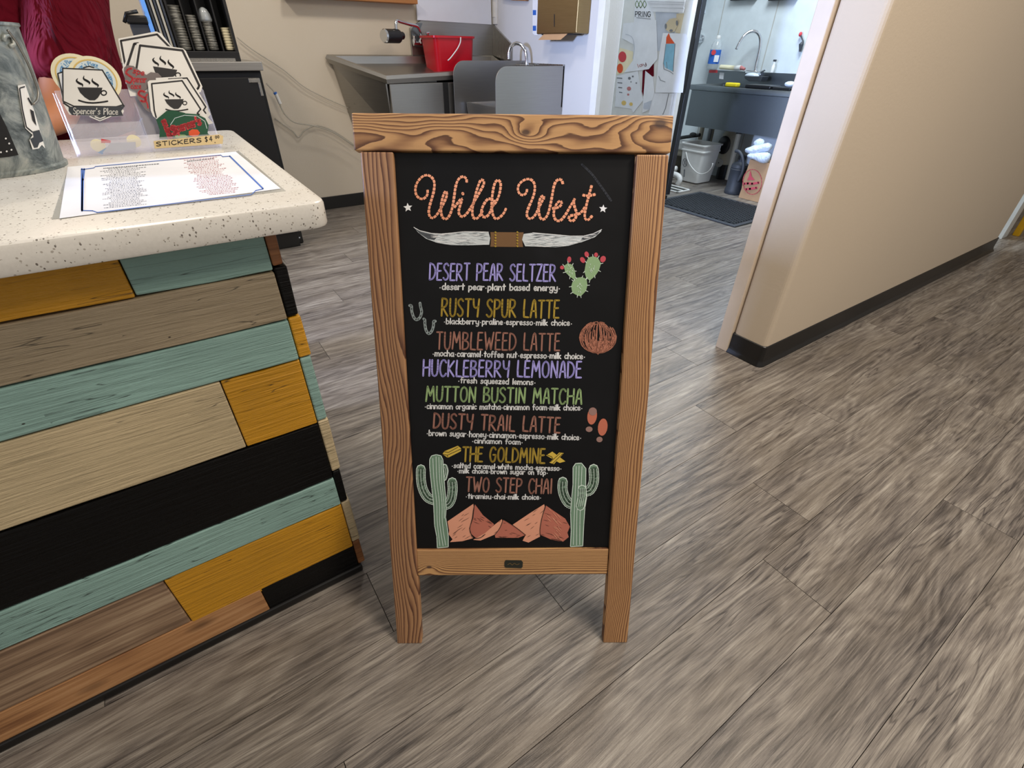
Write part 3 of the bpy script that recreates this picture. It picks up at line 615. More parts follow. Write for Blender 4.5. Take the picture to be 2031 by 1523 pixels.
cactus([(275, 225), (290, 196), (330, 186), (370, 196), (385, 230), (390, 320), (400, 450), (410, 560), (415, 650), (410, 730), (425, 820), (435, 900), (435, 988), (345, 996), (340, 900), (320, 800), (315, 700), (310, 600), (295, 480), (280, 340), (275, 280)],
  [([(195, 310), (196, 400), (215, 490), (258, 560), (318, 585)], 84), ([(470, 425), (474, 490), (462, 570), (435, 615), (395, 628)], 86), ([(402, 290), (412, 330), (398, 390)], 50)],
  [[(300, 215), (310, 400), (335, 600), (340, 760), (365, 980)], [(328, 200), (335, 400), (358, 600), (362, 780), (392, 980)], [(352, 205), (362, 420), (382, 600), (385, 780), (415, 975)], [(372, 230), (380, 420), (398, 600), (402, 740)]])
cactus([(1530, 300), (1552, 268), (1600, 266), (1637, 312), (1635, 450), (1645, 560), (1630, 650), (1620, 800), (1612, 985), (1510, 990), (1516, 850), (1510, 700), (1520, 560), (1530, 450)],
  [([(1438, 425), (1436, 490), (1455, 560), (1490, 612), (1530, 625)], 86), ([(1708, 315), (1712, 400), (1700, 460), (1670, 505), (1630, 510)], 88)],
  [[(1555, 290), (1550, 450), (1540, 700), (1532, 975)], [(1580, 285), (1575, 450), (1562, 700), (1560, 980)], [(1605, 290), (1600, 440), (1590, 700), (1588, 975)]])
multi('chalk_saguaro', [('chalk_mint', lambda mb: BF.stroke(mb, Z4([(1607, 490), (1607, 560), (1592, 640)]), 17.5, .0016)), ('chalk_saguaro', lambda mb: BF.stroke(mb, Z4([(1607, 490), (1607, 560), (1592, 640)]), 14.5, .0018)), ('chalk_mint', lambda mb: [BF.stroke(mb, Z4([(1607+d, 480), (1607+d, 560), (1592+d, 640)]), .9, .0020) for d in (-16, 0, 16)])])
# red hills
hills = [('chalk_clay', [(655, 616), (430, 768), (445, 850), (440, 880), (475, 925), (452, 950), (560, 942), (660, 915), (635, 880), (620, 830), (650, 740), (662, 650)], .0006, -.6),
 ('chalk_brick', [(668, 618), (700, 660), (740, 715), (838, 795), (800, 850), (740, 900), (680, 915), (640, 880), (625, 830), (655, 740)], .0006, .5),
 ('chalk_clay', [(1275, 622), (1150, 700), (1000, 800), (1060, 850), (1115, 890), (1088, 940), (1140, 957), (1240, 905), (1240, 860), (1255, 760), (1285, 650)], .0006, -.6),
 ('chalk_brick', [(1293, 634), (1370, 688), (1460, 748), (1502, 820), (1480, 872), (1492, 910), (1440, 952), (1340, 932), (1245, 890), (1240, 840), (1260, 740)], .0006, .35),
 ('chalk_clay', [(905, 750), (840, 800), (760, 870), (655, 930), (720, 936), (850, 882), (885, 830), (912, 770)], .0010, -.6),
 ('chalk_brick', [(915, 755), (980, 790), (1050, 838), (1112, 890), (1050, 914), (850, 912), (845, 890), (885, 830)], .0010, .1)]
for i, (m, p, l, a) in enumerate(hills):
    onboard('chalk_hill_face', m, lambda mb: BF.face(mb, Z4(p), l)); onboard('chalk_hill_shading', 'chalk_black', streaks(Z4(p), 26, .7, l+.0004, a, i, (5, 14)))
for q in ([(668, 616), (655, 680), (648, 740), (625, 830), (640, 885), (662, 915), (720, 910), (760, 880)], [(915, 752), (905, 790), (880, 840), (840, 890)], [(1290, 625), (1270, 690), (1252, 760), (1240, 840), (1242, 890)], [(920, 752), (990, 795), (1060, 845), (1115, 890)], [(1340, 925), (1400, 935), (1440, 950)]):
    onboard('chalk_hill_outline', 'chalk_black', lambda mb: BF.stroke(mb, smooth_path(Z4(q), 2), 1.1, .0016))
onboard('chalk_hill_shading', 'chalk_clay', streaks(Z4(hills[3][1]), 30, 1.2, .0012, .8, 33, (8, 20)))
onboard('chalk_smear', 'chalk_smear', lambda mb: BF.stroke(mb, smooth_path(Z1([(1420, 392), (1480, 450), (1540, 530), (1598, 612)]), 6), 4.5, .0003))
# maker's plate
RF = Flat(P(0, v0) - NF*.002, NF)
q = [(1001, 1113.5), (1003.5, 1110.5), (1034, 1111.5), (1037, 1114.5), (1036.5, 1124), (1034, 1126.5), (1003, 1125.5), (1000.5, 1122)]
pm_ = MB(); pm_.prism([RF.p(x, y, .0006) for x, y in q], -NF*.0008); pm_.build('name_plate', M['dark_bronze'], sign)
pm_ = MB(); RF.stroke(pm_, [(1007, 1119), (1012, 1116.5), (1016, 1120), (1020, 1116.5), (1025, 1119.5), (1030, 1117.5)], 1.3, .0009); pm_.build('plate_engraving', M['brass_dispenser'], sign, fix=False)
# ================================================================ THE COUNTER
CY0 = .8316; XR = .094; TOPZ = .93
counter = thing('counter', 'service counter clad in painted reclaimed boards, left of the blackboard', 'counter', (-.5, 1.2, 0))
MB().box(-1.7, XR, CY0+.024, CY0+.76, .02, .885).build('carcass', M['black_matte'], counter)
rows = [(.890, .819, [(-1.7, -.094, 'paint_mustard'), (-.094, XR+.0005, 'paint_teal')]),
        (.819, .731, [(-1.7, XR+.0005, 'paint_taupe')]), (.731, .649, [(-1.7, XR+.0005, 'paint_teal')]),
        (.649, .497, [(-1.7, -.037, 'paint_cream'), (-.037, XR+.0005, 'paint_mustard')]),
        (.497, .342, [(-1.7, XR+.0005, 'paint_black')]), (.342, .255, [(-1.7, XR+.0005, 'paint_teal')]),
        (.255, .105, [(-1.7, -.258, 'wood_grey_brown'), (-.258, XR+.0005, 'paint_mustard')]),
        (.105, .018, [(-1.7, -.121, 'wood_orange'), (-.121, XR+.0005, 'paint_black')])]
def rag_plank(x0, x1, z1, z0, y0, y1, jl=.0, jr=.001, seed=0):
    R = random.Random(seed); n = max(2, int((x1-x0)/.12)); mb = MB(); rs = []
    for i in range(n+1):
        x = x0+(x1-x0)*i/n; a = R.uniform(-.0012, .0012); b = R.uniform(-.0012, .0012); c = R.uniform(-.0006, .0006)
        rs.append([(x, y0+c, z0+.0014+a), (x, y1, z0+.0014+a), (x, y1, z1-.0014+b), (x, y0+c, z1-.0014+b)])
    return mb.rings(rs)
sd = 0
for z1, z0, pcs in rows:
    for x0, x1, m in pcs:
        sd += 1; pr_ = random.Random(sd).uniform(-.0015, .0015)
        zz = z0 if not (m == 'paint_mustard' and abs(z0-.105) < .001) else .093
        o = rag_plank(x0+.0008, x1-.0008, z1, zz, CY0+pr_, CY0+.022, seed=sd).build('plank', M[m], counter, bevel=.0022)
caps = [(.890, .825, 'wood_raw_end', .017), (.825, .733, 'paint_black', .020), (.733, .650, 'paint_mustard', .020), (.650, .500, 'paint_teal', .020),
        (.500, .357, 'paint_cream', .019), (.357, .257, 'paint_black', .017), (.257, .112, 'paint_cream', .019), (.112, .022, 'wood_raw_end', .016)]
for z1, z0, m, w in caps:
    sd += 1; R = random.Random(sd); mb = MB(); rs = []
    for i in range(9):
        y = CY0+.002+(.755)*i/8; rs.append([(XR+.001, y, z0+.001), (XR+.001+w+R.uniform(-.002, .002), y, z0+.001+R.uniform(0, .002)), (XR+.001+w+R.uniform(-.002, .002), y, z1-.001), (XR+.001, y, z1-.001)])
    # ragged nearest end
    mb.rings(rs); mb.build('end_plank', M[m], counter, bevel=.003)
MB().box(-1.7, XR+.008, CY0-.006, CY0+.02, .0, .024).build('kickboard', M['cove_base'], counter, bevel=.005, seg=3)
# countertop: rounded slab
def rrect(x0, x1, y0, y1, r, n=6):
    out = []
    for cx, cy, a0 in ((x1-r, y0+r, -90), (x1-r, y1-r, 0), (x0+r, y1-r, 90), (x0+r, y0+r, 180)):
        for i in range(n+1):
            a = math.radians(a0+90*i/n); out.append((cx+r*math.cos(a), cy+r*math.sin(a)))
    return out
TX0, TX1, TY0, TY1 = -1.75, .186, .773, 1.66
TH = .0385; mb = MB(); rs = []
for e, z in [(.005, 0), (.0015, .0015), (0, .005), (0, TH-.005), (.0015, TH-.0015), (.005, TH)]:
    rs.append([(x, y, TOPZ-TH+z) for x, y in rrect(TX0+e, TX1-e, TY0+e, TY1-e, .026-e)])
mb.rings(rs); ct = single(mb, 'countertop', M['quartz'], 'white quartz countertop with grey flecks, on top of the counter', 'countertop', smooth='auto')

# ---------------------------------------------------------------- laminated menu on the counter
CT = Flat((0, 0, TOPZ), (0, 0, 1))
menu = thing('menu_sheet', 'laminated paper menu with blue border, lying on the countertop', 'menu', atz(330, 370, TOPZ))
mb = MB(); CT.poly(mb, [(103, 436), (136, 333), (474, 300), (567, 379)], .0009, .0008); mb.build('lamination', M['lamination'], menu)
mb = MB(); CT.poly(mb, [(119, 435), (135, 332.5), (468, 302), (557, 375.5)], .0014, .0004); mb.build('paper', M['paper'], menu)
def menu_art(name, mat, fn):
    mb = MB(); fn(mb); mb.build(name, M[mat], menu, fix=False)
ZA = z_off(3.627, 0, 0)
def border(mb):
    CT.stroke(mb, ZA([(609, 1225), (600, 1300), (596, 1523)]), 4.2, .0020); CT.stroke(mb, [(164, 420), (163.5, 337.5)], 4, .0020)
    CT.stroke(mb, ZA([(1655, 1130), (1895, 1365)]), 2.6, .0020)
    CT.stroke(mb, ZA([(609, 1225), (680, 1215), (690, 1205), (1590, 1122), (1605, 1134), (1655, 1130)]), 1.1, .0020)
    CT.stroke(mb, [(164, 420), (185, 420.5), (194, 424), (500, 388), (508, 380), (522, 377)], 1.3, .0020)
menu_art('printed_border', 'ink_blue', border)
def textblock(c0, c1, r, n, seed, wmin, wmax):
    def f(mb):
        R = random.Random(seed)
        for i in range(n):
            t = i/(n-1); cx = c0[0]+(c1[0]-c0[0])*t; cy = c0[1]+(c1[1]-c0[1])*t; wd = R.uniform(wmin, wmax)/2; x = cx-wd
            while x < cx+wd:
                l = R.uniform(1.5, 5); CT.stroke(mb, [(x, cy-(x-cx)*.095), (x+l, cy-(x+l-cx)*.095)], R.uniform(.5, .8), .0020, caps=False); x += l+R.uniform(1, 1.8)
    return f
menu_art('printed_text', 'ink_grey', textblock((243, 335), (250, 411), 0, 27, 1, 50, 88)); menu_art('printed_text', 'ink_rose', textblock((395, 314), (440, 386), 0, 27, 2, 44, 78))
for a, b in (((206, 336), (312, 327)), ((372, 322), (424, 316))):
    def hd(mb):
        R = random.Random(4); x = a[0]
        while x < b[0]:
            l = R.uniform(2, 5); t = (x-a[0])/(b[0]-a[0]); y = a[1]+(b[1]-a[1])*t; CT.stroke(mb, [(x, y), (x+l, y-.3)], 1.3, .0020, caps=False); x += l+1.2
    menu_art('printed_heading', 'ink_grey', hd)

# ---------------------------------------------------------------- acrylic sticker stand and its stickers
HA, HB = atz(155, 313, TOPZ), atz(441, 293, TOPZ)
hd_ = (HB-HA).normalized(); hb = Vector((-hd_.y, hd_.x, 0)); TL = math.radians(24)
hu = hb*math.sin(TL)+Vector((0, 0, math.cos(TL))); hn = hd_.cross(hu).normalized(); HL = (HB-HA).length
stand = thing('sticker_stand', 'clear acrylic stand full of stickers, behind the laminated menu', 'display stand', (HA+HB)/2 + hb*.03)
def slab(name, u0, u1, v0_, v1_, w0, w1, mat='acrylic', par=None):   # in the slanted frame: u along, v up the slope, w towards the viewer
    q = [HA+hd_*u+hu*v+hn*w for (u, v, w) in ((u0, v0_, w0), (u1, v0_, w0), (u1, v1_, w0), (u0, v1_, w0), (u0, v0_, w1), (u1, v0_, w1), (u1, v1_, w1), (u0, v1_, w1))]
    return MB().hexa(q).build(name, M[mat], par or stand, bevel=.0007, seg=1)
slab('back_panel', .0, HL, .004, .135, -.030, -.028); slab('divider', HL*.485, HL*.49, .003, .10, -.028, -.004)
slab('side_panel', 0, .002, .003, .12, -.028, .0); slab('side_panel', HL-.002, HL, .003, .12, -.028, .0)
slab('front_lip', .002, HL-.002, .004, .030, -.003, -.001); slab('front_lip', .002, HL*.48, .036, .066, -.012, -.010)
bq = [HA, HB, HB+hb*.075, HA+hb*.075]; MB().prism([Vector((p.x, p.y, TOPZ+.0008)) for p in bq], (0, 0, .0022)).build('base', M['acrylic'], stand, bevel=.0006, seg=1)
Z7 = z_off(5.642, 90, 60)
def SP(w): return Flat(HA + hn*w, hn)
CUP = [(360, 640), (640, 645), (625, 700), (590, 757), (555, 785), (495, 785), (440, 750), (390, 700)]
STEAM = [[(365, 540), (350, 568), (382, 595), (415, 610), (418, 636)], [(435, 510), (430, 545), (470, 570), (496, 590), (490, 607)], [(530, 540), (527, 570), (560, 598), (592, 618), (582, 640)]]
def cup_print(F, mb, T, lift, full=True):
    F.face(mb, Z7([T(*p) for p in CUP]), lift)
    for s_ in STEAM:
        q = smooth_path([T(*p) for p in s_], 4); n = len(q)-1; F.stroke(mb, Z7(q), 4.4*T.k, lift, taper=[.15+.85*math.sin(math.pi*min(1, max(0, (i/n)))) for i in range(n+1)])
    F.stroke(mb, Z7([T(655+30*math.cos(a), 703+26*math.sin(a)) for a in [i*math.pi/8 for i in range(17)]]), 2.4*T.k, lift)
    if full: F.stroke(mb, Z7([T(*p) for p in smooth_path([(375, 786), (450, 808), (535, 815), (620, 808), (697, 796)], 3)]), 3.2*T.k, lift)
class Tf:
    def __init__(s, ox, oy, k, rot, x0=360, y0=640, sx=1): s.__dict__.update(ox=ox, oy=oy, k=k, r=rot, x0=x0, y0=y0, sx=sx)
    def __call__(s, x, y):
        a, b = (x-s.x0)*s.k*s.sx, (y-s.y0)*s.k; return (s.ox+a*math.cos(s.r)-b*math.sin(s.r), s.oy+a*math.sin(s.r)+b*math.cos(s.r))
def sticker(label, w, outline, mat='sticker', name='cup_sticker', group='stickers in the acrylic stand'):
    F = SP(w); e = thing(name, label, 'sticker', F.p(*Z7([outline[0]])[0]), None)
    mb = MB(); F.poly(mb, Z7(outline), .0005, .0005); mb.build('backing', M[mat], e); e['group'] = group; return F, e
def line(F, e, pts, wd, mat='ink', name='printed_border', lift=.0008):
    mb = MB(); F.stroke(mb, Z7(pts), wd, lift); mb.build(name, M[mat], e, fix=False)
def word(F, e, txt, pl, pr, h, wd, mat, lift=.0010, name='lettering', gap=.12, lean=0):
    mb = MB(); lettering(F, mb, txt, Z7([pl])[0], Z7([pr])[0], h, wd, lift, gap=gap, jit=0, lean=lean); mb.build(name, M[mat], e, fix=False)
# backmost big hexagon
F, e = sticker('large white hexagon sticker, backmost and tallest of the stand', -.027, [(815, 95), (1240, 14), (1300, 40), (1440, 220), (1500, 420), (1100, 620), (900, 600), (868, 400)])
line(F, e, [(900, 420), (845, 120), (1250, 48), (1400, 200), (1450, 380)], 4)
F, e = sticker('large white hexagon sticker half hidden between the two tallest ones', -.0255, [(985, 140), (1040, 135), (1500, 260), (1500, 700), (950, 740), (860, 440)])
line(F, e, [(905, 440), (995, 155), (1040, 150)], 5)
F, e = sticker('large white hexagon sticker with a steaming cup, behind the red lettered ones', -.024, [(1022, 150), (1055, 138), (1540, 204), (1572, 232), (1757, 630), (1740, 690), (1500, 800), (1100, 780), (985, 470)])
line(F, e, [(1015, 460), (1060, 172), (1535, 228), (1722, 620), (1710, 650), (1600, 740)], 4.4)
mb = MB(); cup_print(F, mb, Tf(1205, 405, .98, .13, sx=1.0), .0009, False); mb.build('cup_print', M['ink'], e, fix=False)
# round ones
def disc(label, cx, cy, r, w):
    F = SP(w); c = F.p(*Z7([(cx, cy)])[0]); e = thing('round_sticker', label, 'sticker', c, 'stickers in the acrylic stand')
    def ring(r0, r1, mat, nm, lift):
        mb = MB(); n = 40; a = [c+(hd_*math.cos(2*math.pi*i/n)+hu*math.sin(2*math.pi*i/n))*r0+hn*lift for i in range(n)]; b = [c+(hd_*math.cos(2*math.pi*i/n)+hu*math.sin(2*math.pi*i/n))*r1+hn*lift for i in range(n)]
        if r0 == 0: mb.prism(b, -hn*.0005)
        else: mb.rings([a, b], cap=False)
        mb.build(nm, M[mat], e, fix=(r0 == 0))
    ring(0, r, 'sticker_cream', 'backing', .0005); ring(0.01*r, r*.78, 'sticker_pale', 'printed_field', .0009); ring(r*.80, r*.85, 'sticker_ring', 'printed_ring', .0012); ring(r*.50, r*.525, 'ink_sky', 'printed_ring', .0012)
    return F, e, c, r
def arc_text(F, e, c, r, txt, a0, a1, h, wd):
    mb = MB(); n = len(txt)
    for i, ch in enumerate(txt):
        gw, st = G[ch]; a = a0+(a1-a0)*(i+.5)/n; sm = False
        rad = hd_*math.cos(a)+hu*math.sin(a); tan = hd_*math.sin(a)-hu*math.cos(a)
        for q in st:
            if q == 's': sm = True; continue
            pts = smooth_path(q, 2) if sm else q; sm = False
            P3 = [c+rad*(r+h*b)+tan*((x-gw/2)*h)+hn*.0014 for x, b in pts]
            for p, q2 in zip(P3, P3[1:]):
                d = q2-p
                if d.length < 1e-6: continue
                s_ = hn.cross(d).normalized()*wd/2; mb.add([p-s_, q2-s_, q2+s_, p+s_], [(0, 1, 2, 3)])
    mb.build('lettering', M['ink_sky'], e, fix=False)
RD = .0425
F, e, c, r = disc('cream round sticker with blue lettering, left and further back of the two', 372, 520, RD, -.027); arc_text(F, e, c, r*.56, "Spencer's Place".replace('S', 'S'), math.radians(175), math.radians(85), .0075, .0011)
F, e, c, r = disc('cream round sticker with blue lettering, right and nearer of the two', 560, 545, RD, -.0235); arc_text(F, e, c, r*.56, "Spencer's Place", math.radians(165), math.radians(62), .0078, .0012); arc_text(F, e, c, r*.56, "purpose", math.radians(-28), math.radians(28), .0078, .0012)
# left pocket cups
F, e = sticker('white cup sticker peeking out left behind the front cup sticker', -.021, [(135, 478), (420, 440), (490, 402), (545, 412), (700, 800), (500, 900), (250, 900), (190, 790)])
line(F, e, [(250, 860), (200, 760), (140, 486), (190, 470)], 2.6); line(F, e, [(430, 420), (492, 406), (542, 420)], 2.6)
F, e = sticker('white cup sticker with a banner, in front of the round stickers', -.017, [(190, 420), (640, 440), (882, 835), (850, 870), (880, 900), (860, 960), (700, 970), (620, 1020), (540, 960), (270, 945), (230, 880), (190, 800)])
line(F, e, [(200, 795), (196, 427), (638, 447), (872, 835), (795, 858), (320, 852), (200, 795)], 2.6)
line(F, e, [(205, 815), (300, 880)], 3.2); line(F, e, [(880, 845), (840, 880)], 3.2)
mb = MB(); cup_print(F, mb, Tf(360, 640, 1, 0), .0010); mb.build('cup_print', M['ink'], e, fix=False)
mb = MB(); F.face(mb, Z7([(262, 858), (892, 850), (850, 905), (872, 958), (700, 968), (560, 955), (300, 952), (262, 905)]), .0010); F.face(mb, Z7([(480, 962), (740, 962), (620, 1022)]), .0010); mb.build('banner', M['charcoal'], e, fix=False)
word(F, e, "Spencer's Place", (316, 938), (812, 946), 12, 1.7, 'sticker', .0014, gap=.14)
line(F, e, [(500, 968), (612, 1015), (735, 965)], 2, 'sticker', 'chevron', .0014); line(F, e, [(560, 972), (614, 992), (670, 970)], 2.4, 'sticker', 'chevron', .0014)
# red script stickers
F, e = sticker('red script sticker with grey edge, the upper one between the pockets', -.021, [(880, 420), (915, 392), (985, 400), (1080, 470), (1130, 500), (1180, 470), (1260, 480), (1300, 520), (1260, 600), (1150, 640), (1080, 700), (980, 670), (930, 640), (890, 540)], 'sticker_grey', 'script_sticker')
mb = MB()
for off in (0,): F.stroke(mb, Z7(smooth_path([(965, 430), (925, 440), (905, 480), (940, 510), (975, 540), (950, 590), (905, 570)], 4)), 4, .0010)
lettering(F, mb, 'pencer', Z7([(990, 580)])[0], Z7([(1130, 588)])[0], 13, 1.8, .0010, gap=.06); lettering(F, mb, 'spe', Z7([(980, 480)])[0], Z7([(1100, 510)])[0], 11, 2.2, .0010); lettering(F, mb, 'cace', Z7([(960, 655)])[0], Z7([(1070, 655)])[0], 10, 1.8, .0010); mb.build('lettering', M['ink_red'], e, fix=False)
F, e = sticker('red script sticker with grey edge, the lower one between the pockets', -.0195, [(1018, 690), (1050, 668), (1110, 680), (1170, 700), (1190, 800), (1170, 920), (1120, 890), (1060, 800), (1030, 760)], 'sticker_grey', 'script_sticker')
mb = MB(); F.stroke(mb, Z7(smooth_path([(1110, 690), (1065, 680), (1045, 715), (1085, 745), (1125, 765), (1110, 800), (1070, 790)], 4)), 4.2, .0010); F.stroke(mb, Z7(smooth_path([(1140, 720), (1115, 770), (1140, 820), (1150, 870)], 4)), 3, .0010); mb.build('lettering', M['ink_red'], e, fix=False)
# right pocket
F, e = sticker('smaller white hexagon sticker just behind the front right one', -.0165, [(1236, 535), (1580, 512), (1612, 530), (1815, 850), (1822, 900), (1850, 940), (1820, 975), (1880, 1040), (1800, 1060), (1500, 1060), (1260, 950)])
line(F, e, [(1380, 548), (1585, 536), (1795, 860), (1770, 895), (1795, 930)], 2.8)
F, e = sticker('smaller white hexagon sticker with a steaming cup, front right', -.014, [(1145, 580), (1165, 562), (1530, 540), (1560, 556), (1760, 880), (1720, 950), (1780, 1000), (1700, 1060), (1300, 1040), (1205, 960), (1180, 900)])
line(F, e, [(1240, 975), (1220, 900), (1190, 600), (1530, 566), (1738, 885), (1700, 930), (1722, 945)], 3)
mb = MB(); cup_print(F, mb, Tf(1335, 775, .76, -.03), .0010); mb.build('cup_print', M['ink'], e, fix=False)
def blob(cx, cy, rx, ry, n=26, a=.07, k=7): return [(cx+rx*(1+a*math.cos(k*t))*math.cos(t), cy+ry*(1+a*math.cos(k*t+1))*math.sin(t)) for t in [2*math.pi*i/n for i in range(n)]]
F, e = sticker('dark green sticker with red lettering running upwards, behind the other green one', -.011, [(1240, 1000), (1300, 950), (1360, 900), (1450, 900), (1560, 925), (1600, 960), (1560, 1100), (1500, 1220), (1275, 1215), (1280, 1120)], 'green_dark', 'green_sticker')
word(F, e, 'spence', (1420, 1200), (1340, 1000), 12, 4, 'ink_red', gap=.1)
F, e = sticker('dark green sticker with slanting red lettering above the price label', -.0085, [(1370, 1030), (1440, 960), (1560, 930), (1700, 940), (1790, 985), (1828, 1060), (1815, 1150), (1850, 1185), (1640, 1215), (1440, 1218), (1400, 1120)], 'green_dark', 'green_sticker')
word(F, e, "spencer's", (1450, 1150), (1745, 1055), 17, 4.6, 'ink_red', gap=.05); word(F, e, "s", (1432, 1172), (1478, 1152), 27, 6, 'ink_red', gap=.05)
line(F, e, [(1400, 1060), (1450, 985), (1560, 952), (1700, 962), (1785, 1020), (1808, 1100)], 1.0, 'sticker_pale')
mb = MB(); F.face(mb, Z7(blob(1665, 1150, 62, 42)), .0008); mb.build('orange_print', M['orange_crayon'], e, fix=False)
mb = MB(); F.face(mb, Z7(blob(1520, 1190, 70, 22)), .0008); mb.build('green_print', M['chalk_green'], e, fix=False)
# price label on the lip
F = SP(.0); mb = MB(); F.poly(mb, Z7([(1210, 1240), (1945, 1165), (1990, 1185), (1985, 1270), (1225, 1325)]), .0003, .0003); mb.build('price_label', M['label_tan'], stand)
mb = MB(); lettering(F, mb, 'STICKERS', Z7([(1245, 1298)])[0], Z7([(1745, 1252)])[0], 8, 1.7, .0006, gap=.14, jit=0); lettering(F, mb, '$4', Z7([(1790, 1248)])[0], Z7([(1868, 1240)])[0], 9.5, 1.5, .0006, jit=0, gap=.3); lettering(F, mb, '00', Z7([(1905, 1212)])[0], Z7([(1945, 1206)])[0], 5, 1.2, .0006, jit=0, gap=.2); F.stroke(mb, Z7([(1898, 1256), (1900, 1258)]), 1.8, .0006); mb.build('lettering', M['ink'], stand, fix=False)
# two loose round stickers low in the left tray
for (cx, cy, lab, m) in ((590, 1290, 'small cream round sticker with a red wedge, low in the left tray', 1), (992, 1240, 'small plain cream round sticker, low in the tray beside the divider', 0)):
    F = SP(-.006); c = F.p(*Z7([(cx, cy)])[0]); e = thing('round_sticker', lab, 'sticker', c, 'stickers in the acrylic stand'); n = 24
    mb = MB(); mb.prism([c+(hd_*math.cos(2*math.pi*i/n)+hu*math.sin(2*math.pi*i/n))*.0125+hn*.0004 for i in range(n)], -hn*.0005); mb.build('backing', M['sticker_cream'], e)
    if m:
        mb = MB(); F.face(mb, Z7([(625, 1215), (735, 1235), (730, 1262), (625, 1262)]), .0008); mb.build('red_print', M['ink_red'], e, fix=False)
        mb = MB(); F.face(mb, Z7([(585, 1370), (690, 1310), (640, 1390)]), .0008); mb.build('blue_print', M['ink_sky'], e, fix=False)
e = thing('grey_card', 'plain pale grey card strip in the left tray of the acrylic stand', 'card', F.p(*Z7([(840, 1290)])[0])); mb = MB(); SP(-.0035).poly(mb, Z7([(730, 1262), (1010, 1250), (1015, 1330), (640, 1370)]), .0003, .0004); mb.build('card', M['paper_grey'], e)

# ---------------------------------------------------------------- galvanised pail
pb = atz(104, 337, TOPZ); rgt = Vector((RIGHT.x, RIGHT.y, 0)).normalized()
PR0, PR1, PH = .094, .118, .215; pc = Vector((pb.x, pb.y, 0))-rgt*PR0*.985; pc.z = TOPZ
pail = thing('metal_pail', 'galvanised metal pail with wire handle at the left edge of the countertop', 'bucket', pc)
mb = MB(); mb.lathe(pc, [(PR0-.003, .0005), (PR0+.003, .0005), (PR0+.004, .006), (PR0, .009), (PR1, PH-.004), (PR1+.003, PH-.002), (PR1+.003, PH+.002), (PR1-.002, PH), (PR1-.003, PH-.006), (PR0-.002, .012), (.001, .012)], 48, cap=True)
mb.build('body', M['galvanised'], pail, smooth='auto')
def cone(x, y, ex=0.0):
    r = ray(x, y); o = CO-pc; k = (PR1-PR0)/PH
    a = r.x**2+r.y**2-(k*r.z)**2; R0 = PR0+ex; b = 2*(o.x*r.x+o.y*r.y)-2*k*r.z*(R0+k*o.z); c = o.x**2+o.y**2-(R0+k*o.z)**2
    d = b*b-4*a*c
    if d < 0: 
        t = -b/(2*a)
    else: t = (-b-math.sqrt(d))/(2*a)
    return CO+r*t
ZP = z_off(4.48, 0, 60)
def conepoly(name, pts, ex, mat, par):
    # split into a strip mesh: ngon fan subdivided
    me = MB(); me.add([cone(x, y, ex) for x, y in ZP(pts)], [tuple(range(len(pts)))]); me.build(name, M[mat], par, fix=False)
stk = thing('cup_sticker', 'white cup sticker stuck on the side of the metal pail', 'sticker', cone(60, 230, .001))
conepoly('backing', [(158, 492), (222, 478), (262, 590), (300, 700), (352, 880), (402, 1050), (372, 1018), (345, 1050), (290, 1060), (262, 975), (290, 930), (225, 870), (190, 700)], .0012, 'sticker', stk)
for q, w in (([(222, 500), (175, 515), (200, 700), (235, 860), (290, 905)], 2.4), ([(250, 600), (285, 665)], 3)):
    mb = MB(); Q = ZP(q)
    for a, b in zip(Q, Q[1:]):
        d = (Vector(b)-Vector(a)).normalized(); s_ = Vector((-d.y, d.x))*w/2
        mb.add([cone(*(Vector(p)+k*s_), .0018) for p, k in ((a, -1), (b, -1), (b, 1), (a, 1))], [(0, 1, 2, 3)])
    mb.build('printed_border', M['ink'], stk, fix=False)
conepoly('cup_print', [(268, 700), (300, 720), (325, 850), (290, 800)], .0018, 'ink', stk); conepoly('banner', [(290, 900), (350, 885), (385, 985), (350, 1000), (335, 1040), (305, 1045), (268, 965), (300, 950)], .0018, 'charcoal', stk)
mb = MB()
for (x, y) in ((0, 0),): 
    pts = [(0, 740), (60, 860), (165, 1108), (80, 1125), (-10, 1135), (-60, 1135), (-60, 740)]
    mb.add([cone(a, b, .0012) for a, b in ZP(pts)], [tuple(range(len(pts)))])
mb.build('black_label', M['black_matte'], pail, fix=False)
mb = MB()
for a, b in ((52, 962), (82, 1006), (102, 1062), (60, 1076), (8, 1084)):
    cx, cy = ZP([(a, b)])[0]; mb.add([cone(cx+1.9*math.cos(t*.785), cy+1.9*math.sin(t*.785), .002) for t in range(8)], [tuple(range(8))])
mb.build('white_dots', M['plastic_white'], pail, fix=False)
hp = [cone(x, y, .006) for x, y in smooth_path([(15, 60), (20, 66), (33, 84), (46, 107), (58, 132), (69, 160), (76, 182), (74, 198), (66, 207)], 3)]
MB().tube(hp, .0019, 8).build('wire_handle', M['wire'], pail, smooth=True)
ear = [cone(x, y, .003) for x, y in ((7, 81), (9, 72), (15, 69), (24, 73), (28, 88), (20, 92))]
MB().tube(ear, .003, 8).build('ear', M['galvanised'], pail, smooth=True)

